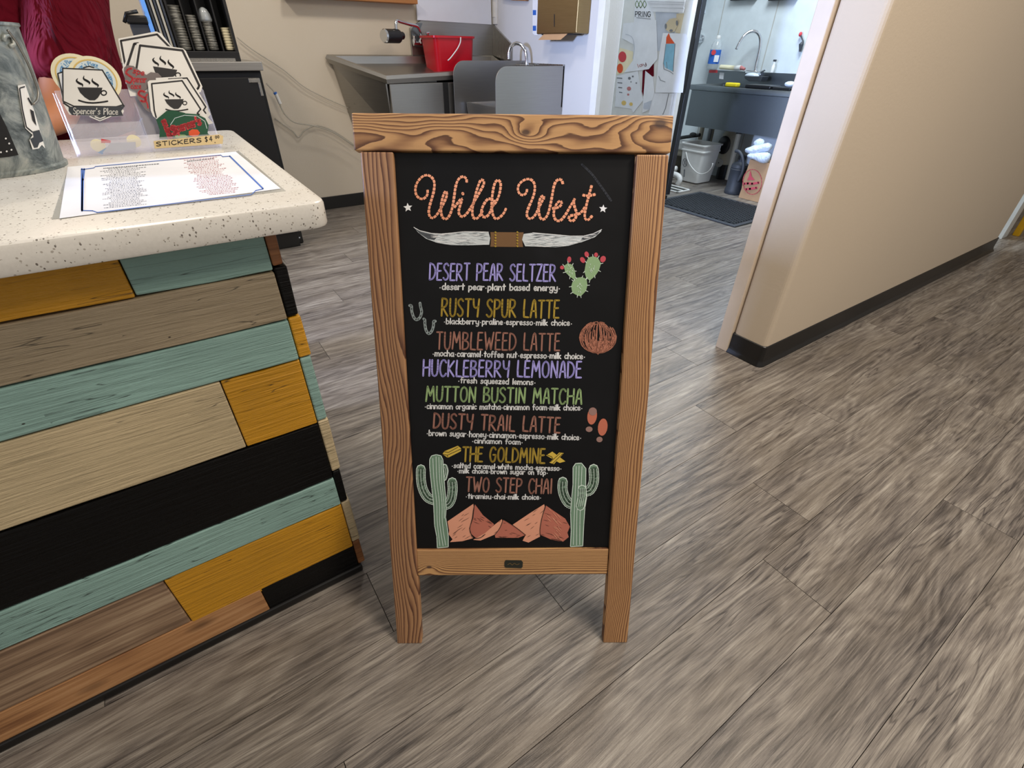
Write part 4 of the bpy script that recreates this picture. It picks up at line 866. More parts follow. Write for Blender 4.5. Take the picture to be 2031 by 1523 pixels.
# ---------------------------------------------------------------- the person behind the counter
per = thing('person', 'person in a maroon short-sleeved shirt leaning on the back of the counter', 'person', (-.22, 1.98, 0))
def skin(name, verts, edges, mat, root=0, sub=2, par=None, label=None):
    me = bpy.data.meshes.new(name); me.from_pydata([v[:3] for v in verts], edges, []); me.update(); o = put(name, me, mat, par)
    m = o.modifiers.new('skin', 'SKIN'); m.use_smooth_shade = True
    if not me.skin_vertices: 
        b = bmesh.new(); b.from_mesh(me); b.verts.layers.skin.verify(); b.to_mesh(me); b.free()
    for i, v in enumerate(verts):
        sv = me.skin_vertices[0].data[i]; sv.radius = v[3] if isinstance(v[3], tuple) else (v[3], v[3]); sv.use_root = (i == root)
    s_ = o.modifiers.new('sub', 'SUBSURF'); s_.levels = sub; s_.render_levels = sub; return o
px, py = -.20, 2.04
EL = aty(118, 232, 1.80); HM = aty(140, 190, 1.83); WR = aty(30, 262, 1.69); SH = Vector((px+.16, py-.03, 1.40)); MD = SH.lerp(HM, .5)+Vector((.015, 0, 0))
V = [(px, py, .95, (.15, .12)), (px, py, 1.12, (.14, .11)), (px+.01, py, 1.30, (.16, .12)), (px+.01, py+.01, 1.42, (.13, .09)), (px+.01, py, 1.50, .055), (px+.01, py-.015, 1.56, .06), (px+.01, py-.03, 1.66, (.078, .095)), (px+.01, py-.02, 1.74, (.06, .075)),
     (*SH, .055), (*MD, .050), (*EL, .044), (*EL.lerp(WR, .45), .036), (*WR, .026), (WR.x-.06, WR.y-.03, .962, (.036, .018)),
     (px-.15, py-.03, 1.41, .055), (px-.24, py-.06, 1.2, .048), (px-.26, py-.16, 1.06, .041), (px-.30, py-.32, .99, .033), (px-.34, py-.42, .97, .026), (px-.37, py-.46, .965, (.036, .02)),
     (px+.09, py, .86, .085), (px+.10, py+.01, .48, .058), (px+.10, py+.03, .09, .042), (px+.10, py-.10, .045, .035), (px-.09, py, .86, .085), (px-.10, py+.01, .48, .058), (px-.10, py+.03, .09, .042), (px-.10, py-.10, .045, .035)]
E_ = [(0, 1), (1, 2), (2, 3), (3, 4), (4, 5), (5, 6), (6, 7), (3, 8), (8, 9), (9, 10), (10, 11), (11, 12), (12, 13), (3, 14), (14, 15), (15, 16), (16, 17), (17, 18), (18, 19), (0, 20), (20, 21), (21, 22), (22, 23), (0, 24), (24, 25), (25, 26), (26, 27)]
skin('body', V, E_, M['skin'], 0, 2, per)
for hx, hy, sx_ in ((WR.x-.06, WR.y-.03, 1), (px-.37, py-.46, 1)):
    for k in range(5):
        a = (k-2)*.016; L_ = (.045, .062, .068, .062, .05)[k]
        if k == 4: V2 = [(hx+.02, hy+.02, .968, .009), (hx+.02-.01, hy-.045, .962, .008), (hx, hy-.07, .955, .006)]
        else: V2 = [(hx-.01, hy+a, .968, .009), (hx-.01-L_*.6, hy+a*1.3, .966, .0085), (hx-.01-L_, hy+a*1.4, .945, .0065)]
        skin('finger' if k < 4 else 'thumb', V2, [(0, 1), (1, 2)], M['skin'], 0, 1, per)
SV = [(px, py, .86, (.21, .165)), (px, py, 1.0, (.205, .16)), (px, py, 1.15, (.20, .15)), (px+.01, py, 1.32, (.19, .14)), (px+.01, py+.01, 1.43, (.12, .085)), (px+.01, py, 1.485, .065),
      (SH.x+.01, SH.y, SH.z-.02, .088), (*MD, .094), (*MD.lerp(HM, .7), .090), (*HM, .078), (px-.17, py-.03, 1.39, .082), (px-.25, py-.06, 1.24, .080), (px-.27, py-.10, 1.14, .075)]
skin('shirt', SV, [(0, 1), (1, 2), (2, 3), (3, 4), (4, 5), (3, 6), (6, 7), (7, 8), (8, 9), (3, 10), (10, 11), (11, 12)], M['maroon_shirt'], 0, 3, per)
TV = [(px, py, .93, (.155, .125)), (px+.09, py, .84, .098), (px+.10, py+.01, .48, .072), (px+.10, py+.03, .10, .06), (px-.09, py, .84, .098), (px-.10, py+.01, .48, .072), (px-.10, py+.03, .10, .06)]
skin('trousers', TV, [(0, 1), (1, 2), (2, 3), (0, 4), (4, 5), (5, 6)], M['jeans'], 0, 2, per)
skin('hair', [(px+.01, py, 1.72, (.085, .09)), (px+.01, py+.05, 1.66, (.08, .06)), (px+.01, py+.06, 1.58, (.06, .04))], [(0, 1), (1, 2)], M['hair'], 0, 2, per)
# ================================================================ BACK BAR
YC = 3.42
bar = thing('back_bar_cabinet', 'black cabinet with steel worktop against the back wall', 'cabinet', (.1, 3.8, 0))
xr = aty(523, 140, YC).x; zt = aty(450, 122, YC).z; zb = aty(450, 141, YC).z
MB().box(-1.2, xr-.012, YC+.03, BW-.12, .10, zb).build('body', M['black_matte'], bar, bevel=.004)
MB().box(-.28, xr-.03, YC+.012, YC+.03, .14, zb-.03).build('door', M['plastic_black'], bar, bevel=.003)
fx = aty(603, 480, YC+.06).x
MB().box(-1.2, xr-.02, YC+.06, BW-.2, .0, .10).build('plinth', M['plastic_black'], bar, bevel=.004)
MB().box(-1.2, xr, YC, BW-.1, zb, zt).build('worktop', M['steel'], bar, bevel=.004)
MB().box(xr-.09, xr-.03, YC+.005, YC+.014, zb-.055, zb-.035).build('hinge', M['steel_bright'], bar, bevel=.002); MB().box(xr-.045, xr-.03, YC+.005, YC+.014, zb-.12, zb-.055).build('hinge_arm', M['steel_bright'], bar, bevel=.002)
# low black box on the floor by the cabinet foot
p1 = atz(603, 482); q1 = aty(603, 455, p1.y)
ped = thing('floor_unit', 'low black box with pale marking on the floor under the counter corner', 'box', (p1.x-.1, p1.y+.1, 0))
MB().box(p1.x-.42, p1.x, p1.y, p1.y+.3, .004, q1.z+.02).build('casing', M['plastic_black'], ped, bevel=.004)
FU = Flat((p1.x, p1.y, 0), (0, 1, 0)); mb = MB(); [FU.stroke(mb, [(564+4.6*k, 473.5-.28*k+random.uniform(-.8, .8)), (567.6+4.6*k, 472.6-.28*k)], random.uniform(1.6, 3.2), .001, caps=False) for k in range(7)]; mb.build('marking', M['paper_grey'], ped, fix=False)

# cup and lid dispenser
ZC = z_off(6.77, 240, 0); YO = YC+.05; OX0 = aty(330, 0, YO).x; OX1 = aty(478, 119, YO).x; zo = zt
org = thing('cup_dispenser', 'tall black cup and lid dispenser on the steel worktop', 'dispenser', (OX1-.15, YO+.15, zt))
ox0 = aty(370, 119, YO).x
MB().box(ox0-.02, OX1, YO+.24, YO+.26, zo, zo+.62).build('back_panel', M['plastic_black'], org)
MB().box(OX1-.014, OX1, YO, YO+.24, zo, zo+.62).build('side_panel', M['plastic_black'], org); MB().box(ox0-.02, ox0-.01, YO, YO+.24, zo, zo+.62).build('side_panel', M['plastic_black'], org)
MB().box(ox0-.02, OX1, YO-.004, YO+.24, zo, zo+.045).build('base', M['plastic_black'], org, bevel=.003)
for f in (383.5, 411.5, 441.5):
    x = aty(f, 99, YO+.06).x; MB().box(x-.003, x+.003, YO+.02, YO+.24, zo+.045, zo+.6).build('divider', M['plastic_black'], org)
MB().box(ox0-.01, OX1-.03, YO-.02, YO-.006, zo+.001, zo+.014).build('drip_tray', M['steel_bright'], org)
def stack(lab, b, t, wpx, mat, name, cat, dome=False, cap=False):
    y = YO+.06; p = aty(b[0], b[1], y); q = aty(t[0], t[1], y); p.z = max(p.z, zo+.046); r = wpx/2*(p-CO).length/FPX*.93; h = q.z-p.z
    e = thing(name, lab, cat, p, 'stacks in the cup dispenser')
    prof = []; n = max(4, int(h/.011))
    for i in range(n): prof += [(r*.90, h*i/n), (r, h*(i+.8)/n)]
    mb = MB(); mb.lathe(p, prof+[(r*.8, h)], 20); mb.build('stack', M[mat], e, smooth='auto')
    if dome:
        mb = MB(); mb.lathe(p+Vector((0, 0, h)), [(r*1.12, 0), (r*1.18, .008), (r*1.05, .03), (r*.7, .05), (r*.25, .058), (.001, .058)], 20); mb.build('dome_lid', M['cup_plastic'], e, smooth=True)
stack('tall stack of clear plastic cups, leftmost in the black dispenser', (369, 99), (337, 10), 18, 'cup_stack', 'cup_stack', 'cups')
stack('shorter stack of clear plastic cups, middle of the black dispenser', (397, 99), (377, 30), 15, 'cup_stack', 'cup_stack', 'cups')
stack('stack of clear cups topped by a dome lid in the black dispenser', (425, 99), (409, 42), 15, 'cup_stack', 'cup_stack', 'cups', dome=True)
stack('short stack of white paper cups, rightmost in the black dispenser', (457, 99), (447, 55), 13, 'sticker_cream', 'paper_cup_stack', 'cups')
# tall grey ribbed board stack and edge strip painted as a blue reflection
def leaning(name, lab, cat, pts, y, th, mat, px):
    e = thing(name, lab, cat, aty(*pts[0], y)); FL = Flat((0, y, 0), (0, 1, 0)); mb = MB(); mb.prism([FL.p(a, b) for a, b in pts], (0, th, 0)); mb.build(px, M[mat], e, bevel=.001); return e, FL
shx0 = aty(333, 119, YO).x
sl = thing('sleeve_rack', 'upright ribbed steel rack standing left of the black cup dispenser', 'rack', (shx0+.05, YO, zt))
xa = aty(311, 62, YO).x-.005; xb = ox0-.024
for k in range(5):
    w = (xb-xa)/5; MB().box(xa+w*k+.002, xa+w*(k+1)-.002, YO, YO+.2, zt, zt+.62).build('rib', M['beige_plastic' if k % 2 else 'charcoal'], sl, bevel=.004)
MB().box(xa-.022, xa-.003, YO-.005, YO+.15, zt, zt+.62).build('reflection_strip', M['blue_reflection'], sl, bevel=.003, label='edge strip painted bright blue as a reflection on chrome')
gx = aty(262, 60, YO); gx2 = aty(300, 60, YO)
gr = thing('coffee_grinder', 'small black bean grinder behind the hexagon stickers', 'grinder', (gx.x+.05, YO+.05, zt)); gz = aty(280, 48, YO).z
MB().box(gx.x, gx2.x-.004, YO, YO+.14, zt, gz).build('body', M['charcoal'], gr, bevel=.004); MB().box(gx.x-.01, gx2.x, YO-.01, YO+.14, gz, gz+.035).build('hopper', M['plastic_black'], gr, bevel=.008)
MB().tube([(gx.x-.02, YO, gz+.005), (gx.x+.0, YO-.01, gz+.04), (gx.x+.05, YO-.01, gz+.05)], .008).build('handle', M['plastic_black'], gr, smooth=True)

# hoses on the back wall
def hose(lab, pts, ys, r, mat='hose'):
    P_ = [aty(a, b, y) for (a, b), y in zip(pts, ys)]; e = thing('hose', lab, 'hose', P_[0], 'hoses on the back wall'); MB().tube(smooth_path(P_, 5), r, 8).build('tube', M[mat], e, smooth=True); return e
h1 = [(470, 74), (500, 98), (560, 137), (600, 170), (640, 192), (690, 214)]; hose('thin clear hose hanging straight down the back wall towards the sink', h1, [BW-.03]*6, .004)
h2 = [(528, 165), (548, 188), (556, 210), (566, 228), (585, 243), (620, 249), (660, 262), (700, 288)]; e = hose('thin clear hose with a blue tip sagging along the back wall', h2, [BW-.10]*8, .005)
for a, b, m in (((547, 186), (556, 206), 'plastic_white'), ((545, 183), (547, 187), 'ink_blue')):
    MB().cyl(aty(*a, BW-.10), aty(*b, BW-.10), .012, n=10).build('connector', M[m], e, smooth='auto')
h3 = [(545, 235), (580, 260), (592, 272), (605, 258), (630, 249), (665, 262), (705, 290)]; hose('grey cable looping low on the back wall', h3, [BW-.02]*7, .005)

# prep sink
YS = 3.84
sk = thing('prep_sink', 'stainless steel prep sink on the back wall, left of the red bucket', 'sink', (1.9, 4.05, 0))
A_ = aty(648, 108, BW-.027); B_ = aty(766, 150, YS); C_ = aty(902, 138, YS+.02); C_.x = 2.58; C_.z = B_.z + .036; D_ = Vector((2.652, BW-.027, A_.z))
def slabq(q, dz): return MB().hexa([Vector(p)-Vector((0, 0, dz)) for p in q]+[Vector(p) for p in q])
rim = .03
top = [B_, C_, D_, A_]
ins = lambda u, v: (B_*(1-u)*(1-v)+C_*u*(1-v)+D_*u*v+A_*(1-u)*v)
mb = MB()
# rim, inner ledge and bowl as concentric rings
def flat_(u0, u1, v0_, v1_, dz): return [Vector((p.x, p.y, B_.z+.022-dz)) for p in ring_(u0, u1, v0_, v1_, 0)]
def ring_(u0, u1, v0_, v1_, dz): return [ins(u0, v0_)-Vector((0, 0, dz)), ins(u1, v0_)-Vector((0, 0, dz)), ins(u1, v1_)-Vector((0, 0, dz)), ins(u0, v1_)-Vector((0, 0, dz))]
mb.rings([ring_(-.0, 1, -.0, 1, .05), ring_(-.01, 1, -.02, 1, .02), ring_(0, 1, 0, 1, .0), ring_(.025, .985, .07, .94, .002), flat_(.035, .98, .09, .92, .026), flat_(.045, .97, .12, .90, .028), flat_(.05, .42, .16, .85, .030), flat_(.055, .41, .18, .83, .22)], cap=True)
mb.build('sink_top', M['steel'], sk, smooth='auto')
zc = B_.z-.05
MB().box(B_.x+.02, C_.x, YS+.01, BW-.03, zc-.30, zc).build('apron', M['steel'], sk, bevel=.004)
gs = [aty(672, 135, BW-.02), aty(700, 150, YS+.25), aty(700, 215, YS+.25), aty(695, 214, BW-.02)]
MB().prism([Vector((B_.x-.0, YS+.03, zc)), Vector((A_.x+.03, BW-.01, A_.z-.05)), Vector((A_.x+.12, BW-.01, zc-.32)), Vector((B_.x+.02, YS+.05, zc-.32))], (.01, 0, 0)).build('side_gusset', M['steel'], sk)
for x in (B_.x+.08, C_.x-.06): MB().cyl((x, YS+.08, 0), (x, YS+.08, zc-.3), .019, n=12).build('leg', M['steel_bright'], sk, smooth='auto')
gapx = aty(883, 180, YS).x; MB().box(gapx-.012, gapx+.03, YS+.004, YS+.012, zc-.30, zc).build('dark_gap', M['black_matte'], sk)
# backsplash with slanting end
sp0 = aty(829, 40, BW-.01); 
splash = thing('steel_backsplash', 'tall steel backsplash with slanted end above the prep sink', 'backsplash', (2.3, BW-.02, A_.z))
z2 = aty(829, 40, BW-.02).z; xl = aty(815, 80, BW-.02).x
MB().prism([(xl, BW-.022, A_.z-.05), (xl, BW-.022, z2-.05), (sp0.x+.02, BW-.022, z2), (2.672, BW-.022, z2), (2.672, BW-.022, A_.z-.05)], (0, .018, 0)).build('back_sheet', M['steel'], splash, bevel=.003)
MB().prism([(2.660, BW-.022, z2-.005), (2.660, BW-.022, A_.z-.1), (2.660, 3.98, A_.z-.1), (2.660, 3.98, A_.z+.08)], (.012, 0, 0)).build('end_sheet', M['steel_bright'], splash, bevel=.002)
wbp = Flat((0, BW-.03, 0), (0, 1, 0)); e = thing('splash_panel', 'glossy white plastic panel on the wall above the sink', 'panel', wbp.p(829, 38)); mb = MB(); mb.prism([wbp.p(a, b) for a, b in ((828, 40), (975, 49), (972, -60), (822, -60))], (0, .012, 0)); mb.build('sheet', M['white_board'], e, bevel=.002)
# faucet with filter
ff = thing('sink_faucet', 'chrome wall faucet with swing spout and round filter, left of the red bucket', 'faucet', aty(838, 85, BW-.05)); Z3_ = z_off(8.4625, 740, 20)
yf = BW-.06
FA = lambda pts, ys: [aty(a, b, y) for (a, b), y in zip(Z3_(pts), ys)]
MB().tube(smooth_path(FA([(800, 440), (795, 390), (770, 320), (730, 268), (600, 235), (440, 190), (400, 175), (380, 220), (385, 340)], [yf, yf-.02, yf-.05, yf-.08, yf-.14, yf-.20, yf-.22, yf-.23, yf-.23]), 4), .011, 10).build('spout', M['chrome'], ff, smooth=True)
p, q = FA([(250, 435), (430, 440)], [yf-.25, yf-.21]); MB().cyl(p-(q-p)*.3, q, .042, n=24).build('water_filter', M['plastic_black'], ff, bevel=.006, smooth='auto'); d_ = (q-p).normalized(); MB().cyl(p-(q-p)*.3-d_*.012, p-(q-p)*.3, .036, .042, n=24).build('filter_face', M['chrome'], ff, smooth='auto')
p, q = FA([(430, 430), (500, 430)], [yf-.22, yf-.20]); MB().cyl(p, q, .024, n=16).build('filter_cap', M['plastic_black'], ff, bevel=.004, smooth='auto')
p, q = FA([(385, 320), (385, 375)], [yf-.23, yf-.23]); MB().cyl(p, q, .018, n=14).build('collar', M['plastic_black'], ff, smooth='auto')
p, q = FA([(680, 560), (1010, 590)], [yf, yf]); MB().cyl(p, q, .016, n=14).build('valve_body', M['chrome'], ff, smooth='auto')
for a, b, c_, d2 in ((690, 560, 690, 420), (800, 570, 800, 430), (918, 590, 915, 380), (990, 590, 985, 450)):
    p, q = FA([(a, b), (c_, d2)], [yf, yf-.02]); MB().lathe(p, [(.014, 0), (.017, (q-p).length*.4), (.009, (q-p).length*.6), (.014, (q-p).length)], 12, q-p).build('tap_stem', M['chrome'], ff, smooth='auto')
p, q = FA([(890, 382), (945, 380)], [yf-.03, yf-.03]); MB().cyl(p, q, .006, n=8).build('tap_lever', M['chrome'], ff, smooth='auto')
MB().prism(FA([(640, 360), (690, 270), (730, 215), (830, 220), (800, 300), (820, 560), (680, 600), (655, 500)], [yf+.028]*8), (0, .004, 0)).build('back_plate', M['steel_cool'], ff)

# red bucket
ybk = YS+.1; b0 = aty(871, 130, ybk); 
rb = thing('red_bucket', 'red plastic bucket standing on the steel sink', 'bucket', b0)
xl0, xr0 = aty(869, 128, ybk).x, aty(938, 128, ybk).x; xl1, xr1 = aty(859, 74, ybk-.02).x, aty(943, 72, ybk-.02).x; zb_ = B_.z-.004; zt_ = aty(900, 71, ybk-.02).z
def bring(x0, x1, y0, y1, z, r): return [(x, y, z) for x, y in rrect(x0, x1, y0, y1, r, 5)]
mb = MB(); W_ = .24
mb.rings([bring(xl0, xr0, ybk, ybk+W_-.03, zb_, .03), bring(xl0-.003, xr0+.002, ybk-.003, ybk+W_-.02, zb_+.02, .035), bring(xl1+.014, xr1-.004, ybk-.015, ybk+W_, zt_-.014, .04), bring(xl1, xr1+.008, ybk-.025, ybk+W_+.01, zt_-.014, .045), bring(xl1, xr1+.008, ybk-.025, ybk+W_+.01, zt_, .045), bring(xl1+.018, xr1-.01, ybk-.01, ybk+W_-.01, zt_, .038), bring(xl0+.01, xr0-.01, ybk+.01, ybk+W_-.04, zb_+.012, .025)])
mb.build('body', M['red_plastic'], rb, smooth='auto')
hp = [aty(a, b, ybk-.03) for a, b in smooth_path(Z3_([(1470, 455), (1465, 540), (1420, 640), (1350, 740), (1290, 815), (1255, 845)]), 3)]
MB().tube(hp, .0045, 8).build('bail_handle', M['plastic_white'], rb, smooth=True)

# outlet, signs, dispenser on the partition wall
WP = Flat((XW, 0, 0), (1, 0, 0))
def wallbox(F, mb, pts, d, nrm): mb.prism([F.p(a, b) for a, b in pts], nrm*d); return mb
nx = Vector((-1, 0, 0))
e = thing('light_switch', 'white switch plate on the wall between sink panel and paper towel dispenser', 'switch', WP.p(985, 20)); MB().prism([WP.p(a, b) for a, b in ((976, -30), (988, -30), (987, 48), (975, 48))], nx*.008).build('plate', M['plastic_white'], e, bevel=.002); MB().prism([WP.p(a, b)+nx*.008 for a, b in ((979, 4), (984, 4), (984, 34), (978.5, 34))], nx*.004).build('rocker', M['sticker'], e, bevel=.001)
e = thing('wooden_sign', 'brown wooden sign edge at the top, left of the paper towel dispenser', 'sign', WP.p(1025, 0)); MB().prism([WP.p(a, b) for a, b in ((1000, -3), (1020, 1), (1048, 2), (1052, -4), (1054, -60), (1000, -60))], nx*.03).build('board', M['gold_wood'], e, bevel=.003)
e = thing('wall_shelf', 'brown wooden shelf edge along the top of the back wall', 'shelf', aty(700, -4, BW-.05)); zsh = aty(700, 1, BW-.08).z; MB().box(aty(560, 0, BW).x, aty(822, 0, BW).x-.02, BW-.10, BW-.002, zsh, zsh+.03).build('board', M['gold_wood'], e, bevel=.003)
e = thing('blue_banded_chart', 'narrow white chart with blue blocks behind the brass dispenser', 'chart', WP.p(1060, 40)); MB().prism([WP.p(a, b) for a, b in ((1057, -40), (1067, -40), (1067, 70), (1061, 70), (1057, 66))], nx*.003).build('sheet', M['paper'], e)
for y0, y1 in ((20, 30), (51, 61)):
    MB().prism([WP.p(a, b)+nx*.0032 for a, b in ((1057.5, y0), (1064, y0), (1064, y1), (1057.5, y1))], nx*.0006).build('blue_block', M['ink_blue'], e)
dsp = thing('paper_towel_dispenser', 'brass coloured paper towel dispenser on the white wall beside the doorway', 'dispenser', WP.p(1120, 70))
D1 = .11; XD = XW-D1; FD = Flat((XD, 0, 0), (1, 0, 0)); ya = FD.p(1064, 66).y; yb = FD.p(1143, 68).y; zd = FD.p(1100, 67).z
MB().box(XD, XW, yb, ya, zd, zd+.42).build('case', M['brass_dispenser'], dsp, bevel=.006)
mb = MB(); q = [FD.p(a, b)+nx*.001 for a, b in ((1099, 28), (1100.2, 28), (1100.2, 53), (1099, 53))]; mb.prism(q, nx*.0006); mb.build('key_slot', M['ink'], dsp)
MB().prism([(XD+.01, yb+.05, zd), (XD+.09, yb+.05, zd), (XD+.09, ya-.05, zd), (XD+.01, ya-.05, zd)], (0, 0, -.006)).build('towel_slot', M['ink'], dsp)
MB().prism([(XD+.005, yb+.10, zd-.002), (XD+.005, ya-.08, zd-.002), (XD-.02, ya-.05, zd-.035), (XD-.02, yb+.14, zd-.035)], (.004, 0, .002)).build('paper_towel', M['brown_paper'], dsp)

# hand sink with splash guards
hs = thing('hand_sink', 'small steel hand sink with two rounded side guards on the white wall', 'sink', (2.4, 3.5, 0))
GY1, GY2 = 3.29, 3.80
def guard(y, xf, zt1, zbm):
    r = .09; pts = [(XW-.002, y, zbm), (xf, y, zbm), (xf, y, zt1-r)]+[(xf+r*(1-math.cos(a)), y, zt1-r+r*math.sin(a)) for a in [i*math.pi/12 for i in range(1, 7)]]+[(XW-.002, y, zt1)]
    MB().prism(pts, (0, .006, 0)).build('side_guard', M['steel'], hs, bevel=.0015)
guard(GY1, aty(983, 165, GY1).x, aty(1060, 131, GY1).z, .62); guard(GY2, aty(900, 165, GY2).x, aty(960, 120, GY2).z, .62)
zl = aty(950, 213, GY1+.1).z; xf = aty(960, 213, GY1+.2).x
mb = MB(); rr_ = lambda e_, z, r=.05: [(x, y, z) for x, y in rrect(2.10+e_, XW-.02-e_, GY1+.008+e_, GY2-.004-e_, max(.01, r-e_), 4)]
mb.rings([rr_(.03, zl-.20), rr_(.0, zl-.03), rr_(.0, zl), rr_(.03, zl), rr_(.045, zl-.02), rr_(.06, zl-.14), rr_(.12, zl-.16)]); mb.build('basin', M['steel'], hs, smooth='auto')
MB().box(XW-.016, XW-.002, GY1, GY2, zl-.02, aty(1060, 128, GY1).z).build('back_sheet', M['steel_bright'], hs, bevel=.002)
gn = thing('hand_sink_faucet', 'chrome gooseneck faucet rising behind the rounded steel guard', 'faucet', atx(1043, 128, XW-.06))
MB().tube(smooth_path([atx(a, b, x) for (a, b), x in zip(Z3_([]) or [(1045, 150), (1045, 130), (1044, 108), (1038, 93), (1027, 86), (1016, 90), (1010, 102), (1009, 120)], [XW-.06, XW-.06, XW-.06, XW-.075, XW-.10, XW-.125, XW-.14, XW-.145])], 4), .013, 12).build('spout', M['chrome'], gn, smooth=True)
MB().box(XW-.09, XW-.018, atx(1045, 130, XW-.05).y-.05, atx(1030, 130, XW-.05).y+.05, atx(1030, 127, XW-.05).z-.05, atx(1030, 127, XW-.05).z).build('base_plate', M['steel_bright'], gn, bevel=.004)

# ================================================================ KITCHEN
XF = 3.6; FRY0, FRY1 = 3.075, 3.80
FRY0 = atx(1340, 200, XF).y; FRY1 = FRY0+.72
fr = thing('tall_door', 'tall white door panel covered in children\'s drawings, just inside the kitchen doorway', 'door', (XF, FRY0+.3, 0))
MB().box(XF, XF+.05, FRY0, FRY1, .04, 1.9).build('panel', M['plastic_white'], fr, bevel=.004); MB().box(XF+.05, XF+.10, FRY0+.004, FRY1, .05, 1.9).build('gasket', M['black_matte'], fr); MB().box(XF+.10, XF+.15, FRY0, FRY1, .05, 1.9).build('door_edge', M['dark_steel'], fr, bevel=.003)
MB().box(XF+.02, XF+.13, FRY0+.01, FRY1-.01, .0, .04).build('plinth', M['plastic_black'], fr)
ZF = z_off(6.345, 1220, 0); FS = Flat((XF, 0, 0), (1, 0, 0))
def sheet(name, lab, pts, lift, mat='paper', curl=0):
    e = thing(name, lab, 'paper', FS.p(*ZF([pts[0]])[0]), 'papers on the tall door'); mb = MB(); FS.poly(mb, ZF(pts), lift, .0008)
    mb.build('sheet', M[mat], e); return e
def draw(e, mat, fn, name='drawing'):
    mb = MB(); fn(mb); mb.build(name, M[mat], e, fix=False)
sheet('paper_sheet', 'pale mauve patterned paper low behind the other drawings', [(510, 150), (800, 160), (700, 650), (520, 640)], .0015, 'paper_grey')
e = sheet('paper_sheet', 'green and white colouring page lettered below a drawing, at the top', [(255, -20), (450, -20), (510, 290), (240, 285)], .003, 'paper')
draw(e, 'chalk_green', lambda mb: [FS.stroke(mb, ZF(smooth_path([(x, 100), (x-20, 60), (x, 10), (x+22, 60), (x, 100)], 4)), 1.3, .0045) for x in (280, 325, 375)])
draw(e, 'ink_grey', lambda mb: (lettering(FS, mb, 'PRING', ZF([(258, 208)])[0], ZF([(450, 212)])[0], 10, 1.4, .0045), FS.stroke(mb, ZF([(275, 222), (450, 240)]), 1, .0045)), 'lettering')
e = sheet('paper_sheet', 'tan paper strip beside the pug drawing', [(775, 170), (870, 170), (820, 420), (760, 410)], .002, 'paper_tan')
e = sheet('pug_drawing', 'cut-out drawing of a tan dog face above the blue crayon sheet', [(640, 300), (690, 240), (760, 225), (800, 250), (790, 330), (750, 400), (690, 410), (640, 370)], .005, 'paper_tan')
draw(e, 'ink_grey', lambda mb: FS.face(mb, ZF(ell(712, 385, 22, 16)), .0068), 'drawn_nose')
for a, b in ((645, 330), (785, 290)): draw(e, 'ink_grey', lambda mb: FS.face(mb, ZF(ell(a, b, 14, 34)), .0066), 'drawn_ear')
e = sheet('paper_sheet', 'cream paper with red and orange blooms at the left edge', [(60, 600), (230, 650), (300, 820), (100, 920), (20, 940)], .002, 'cream_paper')
draw(e, 'ink_red', lambda mb: FS.face(mb, ZF(ell(95, 715, 50, 68)), .0036)); draw(e, 'orange_crayon', lambda mb: FS.face(mb, ZF(ell(65, 860, 38, 60)), .0036))
e = sheet('paper_sheet', 'large blank white sheet with small red writing, left of the blue crayon drawing', [(110, 295), (525, 250), (540, 740), (430, 870), (120, 910), (230, 760), (240, 560), (90, 480)], .006, 'paper')
draw(e, 'ink_rose', lambda mb: lettering(FS, mb, 'lay', ZF([(300, 850)])[0], ZF([(400, 815)])[0], 7, 1.1, .0072), 'lettering')
draw(e, 'paper_grey', lambda mb: FS.stroke(mb, ZF(smooth_path([(140, 430), (220, 470), (250, 600), (230, 740)], 5)), 1, .0072))
e = sheet('paper_sheet', 'colourful spotted drawing at the lower left behind the board frame', [(30, 960), (290, 890), (340, 1200), (360, 1260), (230, 1420), (210, 1370), (0, 1340)], .004, 'paper')
draw(e, 'ink_grey', lambda mb: [FS.face(mb, ZF(ell(a, b, r, r)), .0052) for a, b, r in ((185, 985, 18), (228, 962, 12), (272, 1045, 10), (205, 1030, 8))] and [FS.stroke(mb, ZF([(30+10*i, 980+60*i), (90, 985+60*i)]), 2, .0052) for i in range(4)])
for a, b, r, m in ((115, 1295, 30, 'sticker_ring'), (205, 1310, 22, 'sticker_ring'), (180, 1115, 26, 'ink_rose'), (170, 1190, 14, 'ink_rose')): draw(e, m, lambda mb: FS.face(mb, ZF(ell(a, b, r, r)), .0052), 'drawn_spot')
e = sheet('paper_sheet', 'dark red photo strip between the white drawings', [(350, 890), (490, 790), (490, 960), (400, 970), (360, 1220), (340, 1150)], .003, 'maroon_shirt')
e = sheet('paper_sheet', 'crumpled white page under the dark red photo', [(385, 890), (480, 970), (500, 1160), (440, 1380), (345, 1420), (370, 1100)], .0045, 'paper')
draw(e, 'paper_grey', lambda mb: FS.face(mb, ZF([(370, 1300), (470, 1260), (440, 1380), (360, 1365)]), .006))
e = sheet('crayon_drawing', 'white sheet with an orange and blue crayon rocket, right of the blank sheet', [(610, 415), (900, 425), (940, 510), (860, 1165), (515, 1165), (560, 700)], .008, 'paper')
draw(e, 'orange_crayon', lambda mb: FS.face(mb, ZF([(685, 415), (705, 470), (762, 548), (650, 550), (655, 470)]), .0094)); draw(e, 'blue_crayon', lambda mb: FS.face(mb, ZF([(650, 555), (765, 550), (748, 780), (740, 900), (640, 850), (618, 790)]), .0094))
draw(e, 'ink_grey', lambda mb: [FS.stroke(mb, ZF(q), 1.1, .0098) for q in ([(650, 555), (618, 800), (625, 870), (700, 900), (740, 930)], [(765, 550), (745, 800), (740, 900)], [(655, 780), (665, 860)], [(560, 960), (580, 1010), (640, 1030)])])
e = sheet('paper_sheet', 'white page under the crayon rocket, touching the sandwich board', [(500, 1170), (745, 1175), (690, 1480), (420, 1440)], .004, 'paper')
